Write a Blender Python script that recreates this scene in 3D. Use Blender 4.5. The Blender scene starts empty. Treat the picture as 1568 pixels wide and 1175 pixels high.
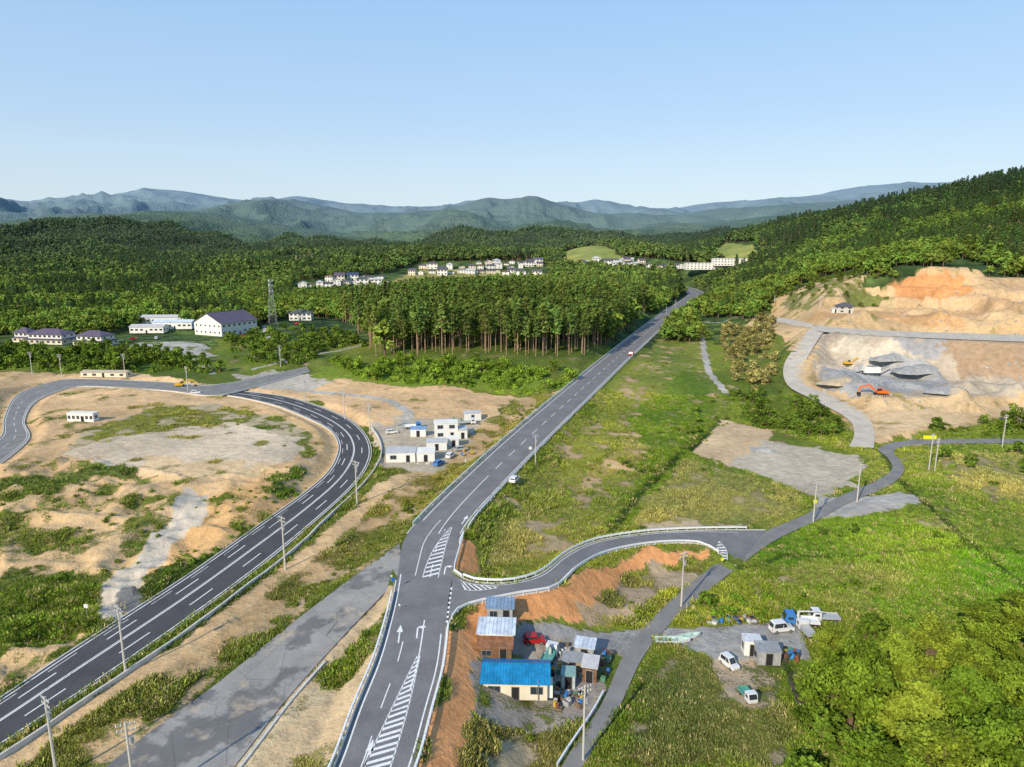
import bpy, math, random, numpy as np
from mathutils import Vector
random.seed(7); rng=np.random.default_rng(7)
CAMZ=66.0; P=math.radians(11.5); F=1045.0
cP,sP=math.cos(P),math.sin(P)
def ray(u,v):
    x=(u-784)/F; y=(587.5-v)/F
    return x,cP+y*sP,-sP+y*cP
def G(u,v,z):
    x,f,w=ray(u,v); t=(z-CAMZ)/w
    return (t*x,t*f)
# ------------------------------------------------ noise
def vnoise(x,y,seed):
    xi=np.floor(x).astype(np.int64); yi=np.floor(y).astype(np.int64)
    fx=x-xi; fy=y-yi; fx=fx*fx*(3-2*fx); fy=fy*fy*(3-2*fy)
    def h(a,b):
        n=(a*374761393+b*668265263+seed*1442695041)&0xffffffff
        n=((n^(n>>13))*1274126177)&0xffffffff
        return (n^(n>>16))/4294967295.0
    a=h(xi,yi);b=h(xi+1,yi);c=h(xi,yi+1);d=h(xi+1,yi+1)
    return (a+(b-a)*fx)*(1-fy)+(c+(d-c)*fx)*fy
def fbm(x,y,scale,octv=4,seed=0):
    s=0;a=.5;t=0;f=1.0/scale
    for o in range(octv):
        s=s+a*vnoise(x*f+17.3*o,y*f-9.1*o,seed+o); t+=a; a*=.5; f*=2.03
    return s/t
def ridged(x,y,scale,octv=4,seed=0):
    s=0;a=.5;t=0;f=1.0/scale
    for o in range(octv):
        s=s+a*(1-np.abs(2*vnoise(x*f+5*o,y*f+3*o,seed+o)-1)); t+=a;a*=.5;f*=2.1
    return s/t
# ------------------------------------------------ splines, polygons
def catmull(pts,n=5):
    p=np.array(pts,float); out=[]
    for i in range(len(p)-1):
        p0=p[max(i-1,0)];p1=p[i];p2=p[i+1];p3=p[min(i+2,len(p)-1)]
        for k in range(n):
            t=k/n
            out.append(.5*((2*p1)+(-p0+p2)*t+(2*p0-5*p1+4*p2-p3)*t*t+(-p0+3*p1-3*p2+p3)*t**3))
    out.append(p[-1]); return np.array(out)
def inpoly(x,y,poly):
    ins=np.zeros(x.shape,bool); n=len(poly)
    for i in range(n):
        x0,y0=poly[i][:2];x1,y1=poly[(i+1)%n][:2]
        if y0==y1: continue
        c=((y0>y)!=(y1>y))&(x<(x1-x0)*(y-y0)/(y1-y0)+x0)
        ins^=c
    return ins
def polydist(x,y,poly,closed=True):
    d=np.full(x.shape,1e18); n=len(poly)
    for i in range(n if closed else n-1):
        x0,y0=poly[i][:2];x1,y1=poly[(i+1)%n][:2]
        dx=x1-x0;dy=y1-y0;l=dx*dx+dy*dy+1e-9
        t=np.clip(((x-x0)*dx+(y-y0)*dy)/l,0,1)
        d=np.minimum(d,(x-x0-t*dx)**2+(y-y0-t*dy)**2)
    return np.sqrt(d)
def sd(x,y,poly):
    d=polydist(x,y,poly); return np.where(inpoly(x,y,poly),-d,d)
# ------------------------------------------------ roads: edge points in image pixels, projected onto assumed ground levels
def road(L,R,slope,n=5):
    Lw=catmull([G(u,v,z)+(z,) for u,v,z in L],n); Rw=catmull([G(u,v,z)+(z,) for u,v,z in R],n)
    return dict(L=Lw,R=Rw,poly=np.vstack([Lw,Rw[::-1]]),C=(Lw+Rw)/2,slope=slope)
mz=6.5
mainL=[(470,1260),(513,1175),(546,1085),(575,1015),(592,960),(604,910),(612,860),(620,825),(650,789),(700,740),(760,685),(812,640),(866,595),(918,553),(960,520),(1002,488),(1030,468),(1045,458),(1053,450),(1040,443),(1018,439)]
mainR=[(596,1260),(634,1175),(659,1085),(676,1020),(683,960),(687,915),(696,870),(707,825),(730,788),(773,741),(822,690),(869,643),(914,599),(957,556),(994,521),(1028,490),(1056,472),(1078,461),(1083,452),(1066,443),(1040,438)]
zz=[mz]*16+[7.5,8.5,9.5,11,12]
MAIN=road([(u,v,z) for (u,v),z in zip(mainL,zz)],[(u,v,z) for (u,v),z in zip(mainR,zz)],.5)
OLD=road([(60,1262,5),(200,1143,5),(330,1048,5),(450,952,5.4),(545,880,6),(612,832,6.45)],
         [(290,1262,5),(385,1140,5),(445,1063,5),(520,980,5.4),(582,915,6),(618,880,6.45)],.6)
ACC=road([(694,876,6.47),(722,891,6.4),(780,893,6.2),(830,879,5.6),(868,850,5),(915,829,4),(990,817,3),(1060,813,2),(1120,812,1.2),(1172,812,.6)],
         [(684,958,6.47),(708,930,6.4),(790,911,6.2),(848,900,5.6),(885,868,5),(930,846,4),(1000,833,3),(1068,832,2),(1102,848,1.2),(1128,868,.6)],.62)
lz=.55
LOW=road([(u,v,lz) for u,v in [(822,1240),(868,1160),(920,1080),(954,1005),(988,958),(1043,905),(1098,862),(1160,820),(1235,787),(1290,758),(1342,736),(1366,718),(1358,700),(1345,686),(1385,675),(1480,672),(1640,673)]],
         [(u,v,lz) for u,v in [(857,1240),(900,1160),(947,1085),(981,1012),(1014,968),(1062,922),(1115,880),(1182,830),(1250,797),(1303,768),(1358,746),(1384,722),(1378,704),(1368,692),(1392,683),(1480,679),(1640,680)]],.5)
hz=4.0
HWY=road([(u,v,hz) for u,v in [(-160,1170),(0,1070),(100,1003),(200,938),(300,873),(400,802),(460,760),(500,726),(516,700),(518,678),(504,658),(470,640),(425,622),(380,611),(345,605)]],
         [(u,v,hz) for u,v in [(-160,1250),(0,1143),(100,1077),(200,1010),(300,940),(400,866),(480,800),(533,752),(560,718),(568,690),(558,664),(532,641),(485,621),(430,606),(350,597)]],.5)
X2=road([(u,v,4.6) for u,v in [(470,562),(395,578),(320,590),(250,585),(120,580),(70,588),(25,606),(6,640),(0,670),(-60,705)]],
        [(u,v,4.6) for u,v in [(475,569),(400,590),(330,606),(250,598),(130,592),(85,601),(52,618),(38,645),(45,672),(0,712)]],.5)
HAUL=road([(1172,483,14),(1215,490,18),(1245,498,20),(1236,508,19.5),(1218,530,16),(1200,560,11),(1206,590,7.5),(1245,612,5),(1296,640,2.5),(1308,662,1.2),(1300,684,.7)],
          [(1168,493,14),(1205,501,18),(1262,506,20),(1258,512,19.5),(1244,534,16),(1232,560,11),(1238,584,7.5),(1275,604,5),(1326,634,2.5),(1338,660,1.2),(1338,686,.7)],.85)
BENCH=road([(1250,498,20),(1300,503,21.5),(1400,508,23),(1500,511,23.5),(1700,518,23.5)],[(1250,507,20),(1300,512,21.5),(1400,517,23),(1500,521,23.5),(1700,529,23.5)],.85)
ROADS=[BENCH,HAUL,X2,OLD,LOW,ACC,HWY,MAIN]
PADS=[([(735,958),(990,960),(975,1000),(935,1070),(888,1105),(712,1098)],.35,.7),
      ([(1005,958),(1225,950),(1232,1010),(1120,1012),(1020,985)],.35,.6),
      ([(1105,643),(1180,658),(1290,690),(1335,700),(1320,725),(1270,752),(1240,758),(1120,715),(1055,692)],.6,.5),
      ([(560,655),(700,628),(745,640),(660,725),(590,716)],4.3,.6),
      ([(20,536),(20,520),(190,512),(390,508),(400,517),(330,522),(190,538)],7.5,.5),
      ([(1235,480),(1330,476),(1470,485),(1568,500),(1700,515),(1700,528),(1568,514),(1400,500),(1250,492)],24,.75),
      ([(1255,596),(1240,560),(1290,545),(1420,540),(1700,560),(1700,600),(1500,606),(1330,612)],7,.7)]
PADS=[(np.array([G(u,v,z) for u,v in p]),z,s) for p,z,s in PADS]
near=[(300,900,4),(100,1100,3.5),(450,1120,5),(100,900,2.5),(0,950,2),(300,690,6),(150,690,6),(100,640,5),(400,690,6),(50,760,5),(200,760,5.5),(380,780,5.5),(250,850,3.5),
 (640,1175,3),(760,1150,.5),(900,1000,.2),(1000,1100,0),(1300,1100,0),(1550,1000,0),(1200,850,0),(1500,800,0),(1560,700,0),(1300,720,.5),(1100,750,0),(1000,790,0),(930,860,0),(860,830,3),(960,690,3),(1000,720,.5),(1060,640,1),
 (1000,600,4),(1080,550,3),(1100,520,4),(1040,560,5),(620,670,4.3),(560,620,4.5),(700,600,5),(300,595,4.6),(450,590,4.6),(100,595,4.6),(600,590,5),(750,598,5.5),(850,590,6),(560,900,4),(450,880,3.4),(650,770,4),(750,680,3.6),(0,620,5),(1000,930,.3),(780,1200,.5),(300,1200,4.5),(0,1230,4)]
far=[(0,380,6.5),(100,400,7.5),(300,420,7.5),(300,500,8),(150,480,8),(500,430,7),(620,355,10),(800,360,11),(900,370,9),(700,450,15),(800,520,16),(900,500,13),(600,480,13),(500,600,8),(300,650,8),(0,650,10),(100,900,12),(400,800,7),(480,850,14),(600,900,18),(760,840,12),(770,1000,26),(900,1050,27),(1000,1000,25),(1090,900,20),(1060,700,9),(1000,560,7.5),(1100,560,10),(1150,450,12),(1180,330,7),(1160,280,3),(1230,390,21),(1290,385,25),(1290,425,36),(1380,425,44),(1450,440,50),(1540,430,46),(1568,380,26),(1400,378,25),(1350,340,13),(1500,345,13),(1400,290,7),(1300,285,6),(1500,280,6),(1568,255,2),(1400,235,1),(1250,250,2),(1350,520,55),(1500,550,65),(1200,540,28),(1250,700,45),(1500,750,100),(1400,800,85),(1750,500,60),(1750,700,110),(1750,300,12),(1750,180,0),(-150,400,7),(-400,300,6),(-400,120,3),(1900,110,0),
 (0,1500,16),(400,1500,22),(800,1500,36),(1200,1400,60),(-300,1500,16),(0,3000,30),(800,3000,45),(1600,3000,80),(-400,6000,60),(800,6000,60),(1900,6000,80),(800,9500,60),(500,1150,22),(700,1200,32)]
C=[G(u,v,z)+(z,) for u,v,z in near]+[((u-784)/F*Y,Y,z) for u,Y,z in far]+[(0,35,2),(-60,20,3),(90,30,0)]
C=np.array(C)
def ab(X,Y):
    q=np.maximum(Y+80,20); return X/q,np.log(q)
ca,cb=ab(C[:,0],C[:,1]); CC=.04
K=np.sqrt((ca[:,None]-ca)**2+(cb[:,None]-cb)**2+CC**2)
n=len(C); A=np.zeros((n+1,n+1)); A[:n,:n]=K; A[n,:n]=1;A[:n,n]=1
W=np.linalg.solve(A,np.append(C[:,2],0))
def base(X,Y):
    out=np.empty(X.shape)
    for i in range(0,len(X),40000):
        a,b=ab(X[i:i+40000],Y[i:i+40000])
        out[i:i+40000]=np.sqrt((a[:,None]-ca)**2+(b[:,None]-cb)**2+CC**2)@W[:n]+W[n]
    return out
RIDGES=[(7000,2400,[(-300,320),(0,316),(50,309),(130,313),(200,305),(260,292),(300,296),(350,305),(420,312),(480,304),(540,314),(620,320),(690,319),(740,309),(820,310),(860,315),(900,310),(960,318),(1010,324),(1060,315),(1130,309),(1200,305),(1260,298),(1300,288),(1350,285),(1420,286),(1568,296),(1800,296)]),
 (4600,1500,[(-300,342),(0,336),(200,330),(300,330),(420,313),(460,308),(500,316),(560,329),(660,326),(700,321),(738,305),(780,307),(820,304),(850,316),(900,330),(960,328),(1030,335),(1060,324),(1130,320),(1200,315),(1300,308),(1600,316)]),
 (3000,1000,[(-300,352),(0,352),(80,346),(150,335),(230,329),(300,325),(350,330),(420,343),(480,352),(560,361),(650,368),(760,372),(900,368),(1050,352),(1150,334),(1250,324),(1600,318)]),
 (1450,400,[(-300,420),(200,412),(380,402),(420,394),(500,388),(600,386),(700,384),(780,388),(840,392),(900,377),(950,377),(1000,388),(1060,387),(1100,378),(1160,366),(1250,352),(1500,335)]),
 (1100,480,[(1000,425),(1120,380),(1160,366),(1200,354),(1250,342),(1300,331),(1340,324),(1400,309),(1450,299),(1500,288),(1568,275),(1800,245)])]
RD=[]
for D,w,pts in RIDGES:
    s=[];h=[]
    for u,v in pts:
        x,f,ww=ray(u,v); s.append(x/f); h.append(CAMZ+D*ww/f)
    RD.append((D,w,np.array(s),np.array(h)))
def ground_far(X,Y):
    z=base(X,Y); zb=z.copy()
    for k,(D,w,s,h) in enumerate(RD):
        m=Y>D-2.6*w
        if not m.any(): continue
        x=X[m];y=Y[m]
        wx=fbm(x,y,D*.12,3,30+k)-.5
        q0=x/D; hh=(np.interp(q0-.012,s,h)+2*np.interp(q0,s,h)+np.interp(q0+.012,s,h))/4
        spur=ridged(x+wx*D*.1,y*.55,D*.085,2,50+k)
        ww=w*(.45+.85*spur)
        q=(y-D)/np.where(y<D,ww,w*.8)
        pr=np.exp(-q*q)
        r=zb[m]+(hh-zb[m])*pr
        r=r+ (ridged(x,y,D*.045,3,70+k)-.6)*(hh-zb[m]).clip(0)*.24*np.sqrt(np.clip(1-pr,0,1)*pr)*2
        r=np.where(hh>zb[m],r,-99)
        z[m]=np.maximum(z[m],r)
    return z
def feat_e(X,Y,polys):
    e=np.full(X.shape,1e9)
    for p in polys:
        lo=p[:,:2].min(0)-30;hi=p[:,:2].max(0)+30
        m=(X>lo[0])&(X<hi[0])&(Y>lo[1])&(Y<hi[1])
        if m.any(): e[m]=np.minimum(e[m],sd(X[m],Y[m],p))
    return e
QUARRY=np.array([G(u,v,9) for u,v in [(1262,590),(1245,540),(1300,525),(1420,515),(1650,525),(1650,600),(1480,606),(1330,608)]])
HILLCUT=np.array([((u-784)/F*Y,Y) for u,Y in [(1190,385),(1240,376),(1330,380),(1480,378),(1760,372),(1760,480),(1560,475),(1440,480),(1330,460),(1250,450),(1200,430)]])
PITWALL=np.array([((u-784)/F*Y,Y) for u,Y in [(1235,300),(1250,360),(1400,372),(1760,372),(1760,300),(1500,318),(1300,318)]])
def terrace(X,Y,z,mm,st,amp):
    zz_=z[mm]+(fbm(X[mm],Y[mm],24,4,44)-.5)*amp; q=zz_/st; fl=np.floor(q); fr=q-fl
    z[mm]=(fl+np.clip((fr-.55)/.35,0,1)*.92+fr*.08)*st+(ridged(X[mm],Y[mm],7,3,46)-.6)*1.0
def terrain(X,Y):
    z=ground_far(X,Y)
    m=Y<600
    z[m]+=(fbm(X[m],Y[m],9,4,3)-.5)*.9+(fbm(X[m],Y[m],40,3,5)-.5)*1.2
    er=np.array([G(u,v,5) for u,v in [(0,700),(180,715),(300,740),(480,715),(440,790),(330,850),(225,880),(150,960),(0,1040)]])
    mm=inpoly(X,Y,er); z[mm]+=(ridged(X[mm],Y[mm]*1.3,11,3,8)-.6)*3.6
    for p,zp,sl in PADS:
        lo=p.min(0)-50;hi=p.max(0)+50
        m=(X>lo[0])&(X<hi[0])&(Y>lo[1])&(Y<hi[1])
        e=sd(X[m],Y[m],p); e=np.maximum(e,0)*sl*(.8+.4*fbm(X[m],Y[m],14,3,11))
        z[m]=np.clip(z[m],zp-e,zp+e)
    terrace(X,Y,z,inpoly(X,Y,HILLCUT)&(z>25.5),6.5,6)
    terrace(X,Y,z,inpoly(X,Y,PITWALL)&(z>8.5)&(z<22.5),5.2,4)
    mm=inpoly(X,Y,QUARRY); z[mm]+=(ridged(X[mm],Y[mm],24,4,21)-.5).clip(0)*11
    for r in ROADS:
        p=r['poly'];lo=p[:,:2].min(0)-45;hi=p[:,:2].max(0)+45
        m=(X>lo[0])&(X<hi[0])&(Y>lo[1])&(Y<hi[1])
        if not m.any(): continue
        x=X[m];y=Y[m]
        e=sd(x,y,p[:,:2])
        best=np.full(x.shape,1e18);zr=np.zeros(x.shape)
        for c in r['C']:
            d=(x-c[0])**2+(y-c[1])**2
            b=d<best; best[b]=d[b]; zr[b]=c[2]
        mg=.6+.005*y
        e2=np.maximum(e-mg,0)*r['slope']*(.85+.3*fbm(x,y,8,2,13))
        zr=zr-.10-.0006*y
        z[m]=np.clip(z[m],zr-e2,zr+e2)
    return z
# ------------------------------------------------ ground sheet (fan grid reaching the horizon)
OY=-150.0
rs=[150.0]
while rs[-1]<11500:
    r=rs[-1]; st=.55 if r<235 else (.0042*(r-105) if r<1000 else .012*(r-100))
    rs.append(r+st)
rs=np.array(rs); NC=760; TH=np.linspace(math.radians(-47),math.radians(47),NC)
RR,TT=np.meshgrid(rs,TH,indexing='ij')
GX=(RR*np.sin(TT)).ravel(); GY=(RR*np.cos(TT)+OY).ravel()
GZ=terrain(GX,GY).reshape(RR.shape)
NR=len(rs)
def Zs(x,y):
    x=np.asarray(x,float);y=np.asarray(y,float)
    r=np.hypot(x,y-OY);t=np.arctan2(x,y-OY)
    i=np.clip(np.interp(r,rs,np.arange(NR)),0,NR-1.001);j=np.clip((t-TH[0])/(TH[1]-TH[0]),0,NC-1.001)
    a=i.astype(int);b=j.astype(int);fa=i-a;fb=j-b
    return (GZ[a,b]*(1-fb)+GZ[a,b+1]*fb)*(1-fa)+(GZ[a+1,b]*(1-fb)+GZ[a+1,b+1]*fb)*fa
TS=np.geomspace(50,9500,2400)
def GT(u,v):
    x,f,w=ray(u,v); X=TS*x;Y=TS*f;Z=CAMZ+TS*w
    d=Z-Zs(X,Y); k=np.argmax(d<0)
    if d[k]>=0: k=len(TS)-1
    if k==0: return (X[0],Y[0])
    q=d[k-1]/(d[k-1]-d[k]+1e-9); q=min(max(q,0),1)
    return (X[k-1]+(X[k]-X[k-1])*q,Y[k-1]+(Y[k]-Y[k-1])*q)
def GP(pts): return np.array([GT(u,v) for u,v in pts])
def at(u,v):
    x,y=GT(u,v); return (x,y,float(Zs(x,y)))
# ------------------------------------------------ land cover
SAND=(.64,.43,.23);PALE=(.64,.52,.37);CLAY=(.66,.31,.125);GRAV=(.30,.29,.27);DIRT=(.40,.31,.185)
VB=(.180,.235,.030);VM=(.14,.185,.030);VD=(.06,.10,.02);VY=(.31,.295,.085);DRY=(.42,.34,.17)
Z=[]
def zone(px,soil,veg,cov,warp=2.0): Z.append(('p',GP(px),soil,veg,cov,warp))
def stroke(px,w,soil,veg=VM,cov=0.02): Z.append(('s',GP(px),soil,veg,cov,w))
zone([(700,1260),(1750,1260),(1750,660),(1440,640),(1150,600),(1060,470),(900,620),(700,820)],DIRT,VB,.93)
zone([(1200,700),(1568,680),(1700,760),(1568,850),(1300,830),(1180,830)],DIRT,(.185,.245,.035),.95)
zone([(1420,700),(1568,690),(1700,740),(1560,770),(1450,740)],DRY,VY,.7,3)
zone([(1290,800),(1400,790),(1480,820),(1380,840),(1290,830)],DRY,(.25,.27,.055),.8,3)
zone([(1180,790),(1260,790),(1300,770),(1340,790),(1250,830),(1190,830)],DRY,(.24,.26,.055),.8,3)
zone([(960,770),(1050,700),(1245,765),(1170,808),(980,812)],DRY,VY,.78)
zone([(985,795),(1080,798),(1165,806),(1100,812),(990,813)],(.5,.4,.25),VY,.3)
zone([(1140,840),(1300,780),(1560,850),(1568,930),(1400,935),(1240,900)],DIRT,(.16,.26,.024),.98)
zone([(1180,880),(1240,850),(1400,880),(1380,915),(1220,925)],DRY,(.23,.27,.05),.8)
zone([(1460,850),(1568,845),(1700,860),(1640,930),(1500,905)],DIRT,(.13,.27,.02),1,2)
stroke([(1345,685),(1400,760),(1480,830),(1568,900)],1.6,DIRT,VD,1)
stroke([(1130,870),(1200,850),(1350,850),(1500,840),(1700,850)],1.2,DIRT,(.08,.13,.02),1)
zone([(716,812),(1056,474),(1075,505),(1090,570),(1110,620),(1060,690),(960,810),(880,850),(830,880),(740,888)],(.50,.36,.2),(.215,.255,.045),.78)
zone([(870,760),(960,670),(1020,650),(1000,700),(900,750)],(.55,.38,.2),VY,.5)
zone([(770,800),(830,780),(860,830),(800,870),(745,870)],(.48,.37,.21),VY,.6)
zone([(960,640),(1060,560),(1100,620),(1050,700),(960,800),(930,810),(1000,700)],DIRT,(.155,.235,.025),.93)
stroke([(1112,640),(1055,690),(1000,735),(960,780),(935,815)],2.2,DIRT,(.05,.09,.016),1)
stroke([(735,885),(830,893),(880,850),(920,820),(985,808)],1.6,DIRT,(.07,.12,.018),.9)
zone([(-200,575),(200,572),(380,598),(540,645),(530,735),(420,835),(150,990),(-200,1160)],SAND,VY,.14)
zone([(-100,690),(170,715),(300,745),(260,860),(150,980),(-200,1140)],(.65,.45,.24),(.21,.24,.045),.38)
zone([(80,700),(140,655),(240,625),(330,618),(430,640),(480,662),(488,715),(455,690),(340,648),(230,662),(140,695)],(.48,.39,.25),(.22,.24,.05),.55)
zone([(90,690),(230,662),(300,650),(360,650),(455,672),(462,705),(430,712),(320,745),(180,722)],PALE,VY,.08,3)
zone([(180,722),(230,700),(380,715),(430,712),(320,745)],(.65,.47,.27),VY,.12,3)
zone([(-100,700),(120,700),(250,735),(180,750),(-100,745)],SAND,(.21,.24,.05),.45)
zone([(300,765),(470,715),(483,735),(440,790),(330,850),(225,885),(270,830)],(.68,.42,.19),(.18,.22,.03),.3)
zone([(225,880),(330,840),(400,810),(420,815),(300,890),(230,925)],DIRT,(.10,.15,.022),.85)
zone([(410,735),(490,712),(480,735),(430,775)],DIRT,VB,.6)
stroke([(545,650),(560,680),(548,715),(500,760),(430,820)],2.0,(.66,.44,.23))
stroke([(395,625),(470,650),(500,680),(500,710),(470,745)],4.0,(.66,.43,.21),VY,.1)
zone([(-200,890),(100,880),(150,880),(135,965),(-200,1030)],DIRT,VB,.95)
zone([(285,745),(325,755),(310,790),(262,845),(222,885),(190,905),(175,960),(140,950),(148,900),(215,845),(262,785)],(.58,.51,.41),VY,0,1)
zone([(180,905),(222,902),(225,935),(185,940)],(.18,.18,.18),VY,0,.5)
zone([(-200,1270),(0,1150),(270,985),(545,790),(600,728),(680,690),(790,612),(900,588),(860,600),(700,738),(605,830),(450,950),(60,1270)],(.56,.385,.2),(.215,.225,.045),.5)
zone([(100,1190),(330,1020),(520,870),(600,800),(600,830),(450,945),(200,1140)],(.49,.36,.2),(.17,.20,.033),.66,1.2)
zone([(300,985),(560,800),(640,720),(800,625),(830,618),(660,745),(590,800),(330,1000)],(.56,.375,.19),(.19,.19,.045),.42,1)
stroke([(0,1172),(120,1094),(280,994),(430,882),(540,792),(590,742)],4.8,(.66,.45,.24),VY,.08)
zone([(450,575),(500,575),(560,585),(790,610),(765,628),(640,720),(590,716),(575,690),(560,655),(480,615),(350,600)],(.67,.445,.24),VY,.08)
zone([(565,655),(640,636),(745,640),(665,722),(590,715)],(.50,.42,.31),VY,.02)
stroke([(480,600),(540,605),(600,615),(625,630),(620,655)],4,(.46,.43,.37))
zone([(350,575),(440,568),(520,580),(470,600),(400,595)],(.48,.43,.36),VY,.12)
zone([(500,560),(620,560),(900,590),(790,608),(560,585),(480,578)],DIRT,(.175,.26,.03),.97)
zone([(930,530),(955,535),(900,590),(880,592)],DIRT,VB,.9)
zone([(-300,540),(200,540),(300,545),(350,575),(200,570),(-300,565)],DIRT,(.13,.195,.023),.95)
zone([(330,520),(420,505),(450,560),(380,575),(330,560)],DIRT,VB,.9)
zone([(205,525),(300,522),(330,545),(250,552),(200,545)],(.42,.4,.36),VB,.35)
stroke([(560,528),(500,540),(440,552),(390,565)],3.5,(.38,.36,.33))
stroke([(405,498),(410,525),(432,545),(436,556)],3.5,(.40,.38,.34))
stroke([(330,545),(300,550),(325,572)],3.5,(.40,.38,.34))
zone([(340,1262),(500,1262),(513,1175),(590,985),(612,895),(590,905),(520,978),(440,1065),(385,1142)],(.62,.46,.27),VY,.1,1)
zone([(495,1030),(560,975),(600,920),(585,975),(530,1045),(500,1060)],DIRT,VB,.66,1)
zone([(345,1175),(400,1110),(500,1045),(505,1062),(420,1140),(380,1200)],(.64,.50,.3),VY,.25,1)
zone([(620,1230),(672,1060),(684,965),(740,916),(850,905),(890,870),(1000,836),(1080,838),(1092,848),(1060,848),(960,868),(915,910),(940,945),(870,955),(740,955),(728,1010),(712,1100),(700,1230)],CLAY,VY,.03,1)
zone([(700,820),(722,835),(742,885),(720,888),(700,875)],CLAY,VY,.1,.8)
zone([(940,880),(1000,862),(1085,848),(1050,895),(1000,930),(950,935),(915,920)],(.38,.29,.19),(.16,.18,.045),.55,1.2)
zone([(880,920),(960,925),(960,945),(900,958)],(.48,.35,.22),VY,.2,1)
zone([(712,1098),(860,1108),(880,1120),(850,1190),(700,1230)],(.42,.33,.2),(.20,.20,.055),.65,1)
zone([(742,958),(990,960),(972,1000),(935,1065),(895,1100),(715,1095),(728,1010)],(.30,.265,.23),VM,.2,1)
zone([(790,958),(985,960),(960,1000),(880,985),(800,975)],(.29,.285,.28),VM,0,.6)
zone([(940,1000),(975,1010),(905,1160),(860,1240),(830,1220),(900,1100)],DIRT,(.15,.205,.027),.7,1)
zone([(1000,1015),(1110,1010),(1190,1025),(1215,1100),(1190,1180),(960,1180),(960,1110)],(.34,.28,.17),(.185,.20,.055),.82,1.5)
zone([(1080,1010),(1180,1015),(1205,1070),(1150,1090),(1100,1050)],(.38,.30,.21),VM,.4,1.5)
zone([(1010,962),(1228,952),(1232,1005),(1180,1015),(1090,1010),(1030,982)],(.31,.30,.28),VM,.06,.8)
stroke([(1200,1010),(1215,1050),(1240,1100),(1245,1130)],1.6,(.1,.08,.06),VD,.3)
zone([(1250,760),(1385,752),(1405,770),(1390,782),(1250,796)],(.44,.41,.37),VY,.05,1)
zone([(1105,643),(1180,658),(1165,690),(1120,715),(1055,692)],(.62,.45,.27),VY,.03,.8)
zone([(1160,672),(1290,690),(1335,702),(1320,730),(1262,757),(1225,754),(1120,714)],(.50,.43,.33),VY,.04,2.5)
zone([(1140,500),(1165,486),(1190,455),(1262,428),(1330,440),(1400,415),(1700,440),(1700,650),(1560,640),(1345,680),(1320,665),(1215,590),(1205,520)],(.58,.405,.22),VY,.14)
zone([(1190,470),(1262,430),(1330,440),(1370,460),(1330,470),(1240,475)],(.50,.38,.22),(.22,.23,.065),.5)
zone([(1370,440),(1480,420),(1700,432),(1700,495),(1470,490),(1380,480)],(.60,.41,.23),VY,.04)
zone([(1360,425),(1470,425),(1480,445),(1440,468),(1390,455)],(.60,.29,.12),VY,.02,3)
zone([(1440,470),(1520,455),(1700,470),(1700,492),(1500,490)],(.48,.32,.18),VY,.02,3)
zone([(1240,488),(1330,478),(1480,488),(1480,498),(1250,497)],(.58,.35,.17),VY,.02,1)
zone([(1240,505),(1568,528),(1700,535),(1700,604),(1460,605),(1300,612),(1245,570)],(.45,.37,.28),VY,0)
zone([(1260,595),(1255,570),(1330,545),(1420,555),(1450,585),(1400,600),(1300,605)],(.36,.355,.35),VY,0)
zone([(1290,515),(1360,520),(1400,545),(1330,550),(1280,535)],(.54,.47,.36),VY,0,3)
zone([(1360,520),(1450,520),(1470,540),(1400,545)],(.34,.33,.33),VY,0,3)
zone([(1430,535),(1500,520),(1700,540),(1700,585),(1500,580)],(.36,.25,.16),VY,0,3)
zone([(1480,590),(1568,575),(1700,580),(1700,604),(1500,606)],(.48,.41,.31),VY,0,3)
zone([(1325,615),(1568,612),(1700,612),(1700,632),(1500,640),(1360,672),(1330,668)],(.62,.45,.26),VY,.05)
stroke([(1075,500),(1078,540),(1085,570),(1110,600)],3,(.42,.40,.36))
stroke([(1055,490),(1110,492),(1170,488)],3.5,(.48,.43,.37))
zone([(1150,600),(1290,640),(1295,675),(1230,670),(1130,640)],DIRT,(.11,.165,.022),.95)
zone([(410,395),(450,388),(490,392),(480,405),(420,405)],DIRT,VY,1)
zone([(600,430),(640,412),(700,412),(840,420),(835,430),(640,440),(590,450)],(.45,.37,.24),VY,.75)
zone([(845,392),(905,374),(955,395),(930,402),(870,403)],DIRT,(.30,.33,.09),1)
zone([(1080,396),(1110,372),(1155,376),(1165,392),(1130,402)],DIRT,(.30,.33,.09),1)
CLEAR=[GP(p) for p in [
 [(-300,575),(-300,535),(0,530),(190,508),(290,505),(400,500),(460,488),(510,488),(560,520),(570,548),(440,572),(340,590)],
 [(440,450),(450,434),(600,418),(640,403),(835,402),(845,428),(640,440),(600,452)],
 [(860,404),(870,396),(1150,395),(1150,414),(1050,420),(870,414)],
 [(410,395),(450,388),(490,392),(480,405),(420,405)],
 [(845,392),(905,372),(955,395),(930,404),(870,404)],
 [(1080,398),(1110,372),(1155,372),(1170,394),(1130,404)],
 [(1160,492),(1185,455),(1262,424),(1330,436),(1400,412),(1800,436),(1800,700),(1340,690),(1150,640),(1100,560),(1060,480),(1100,488)]]]
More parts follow.
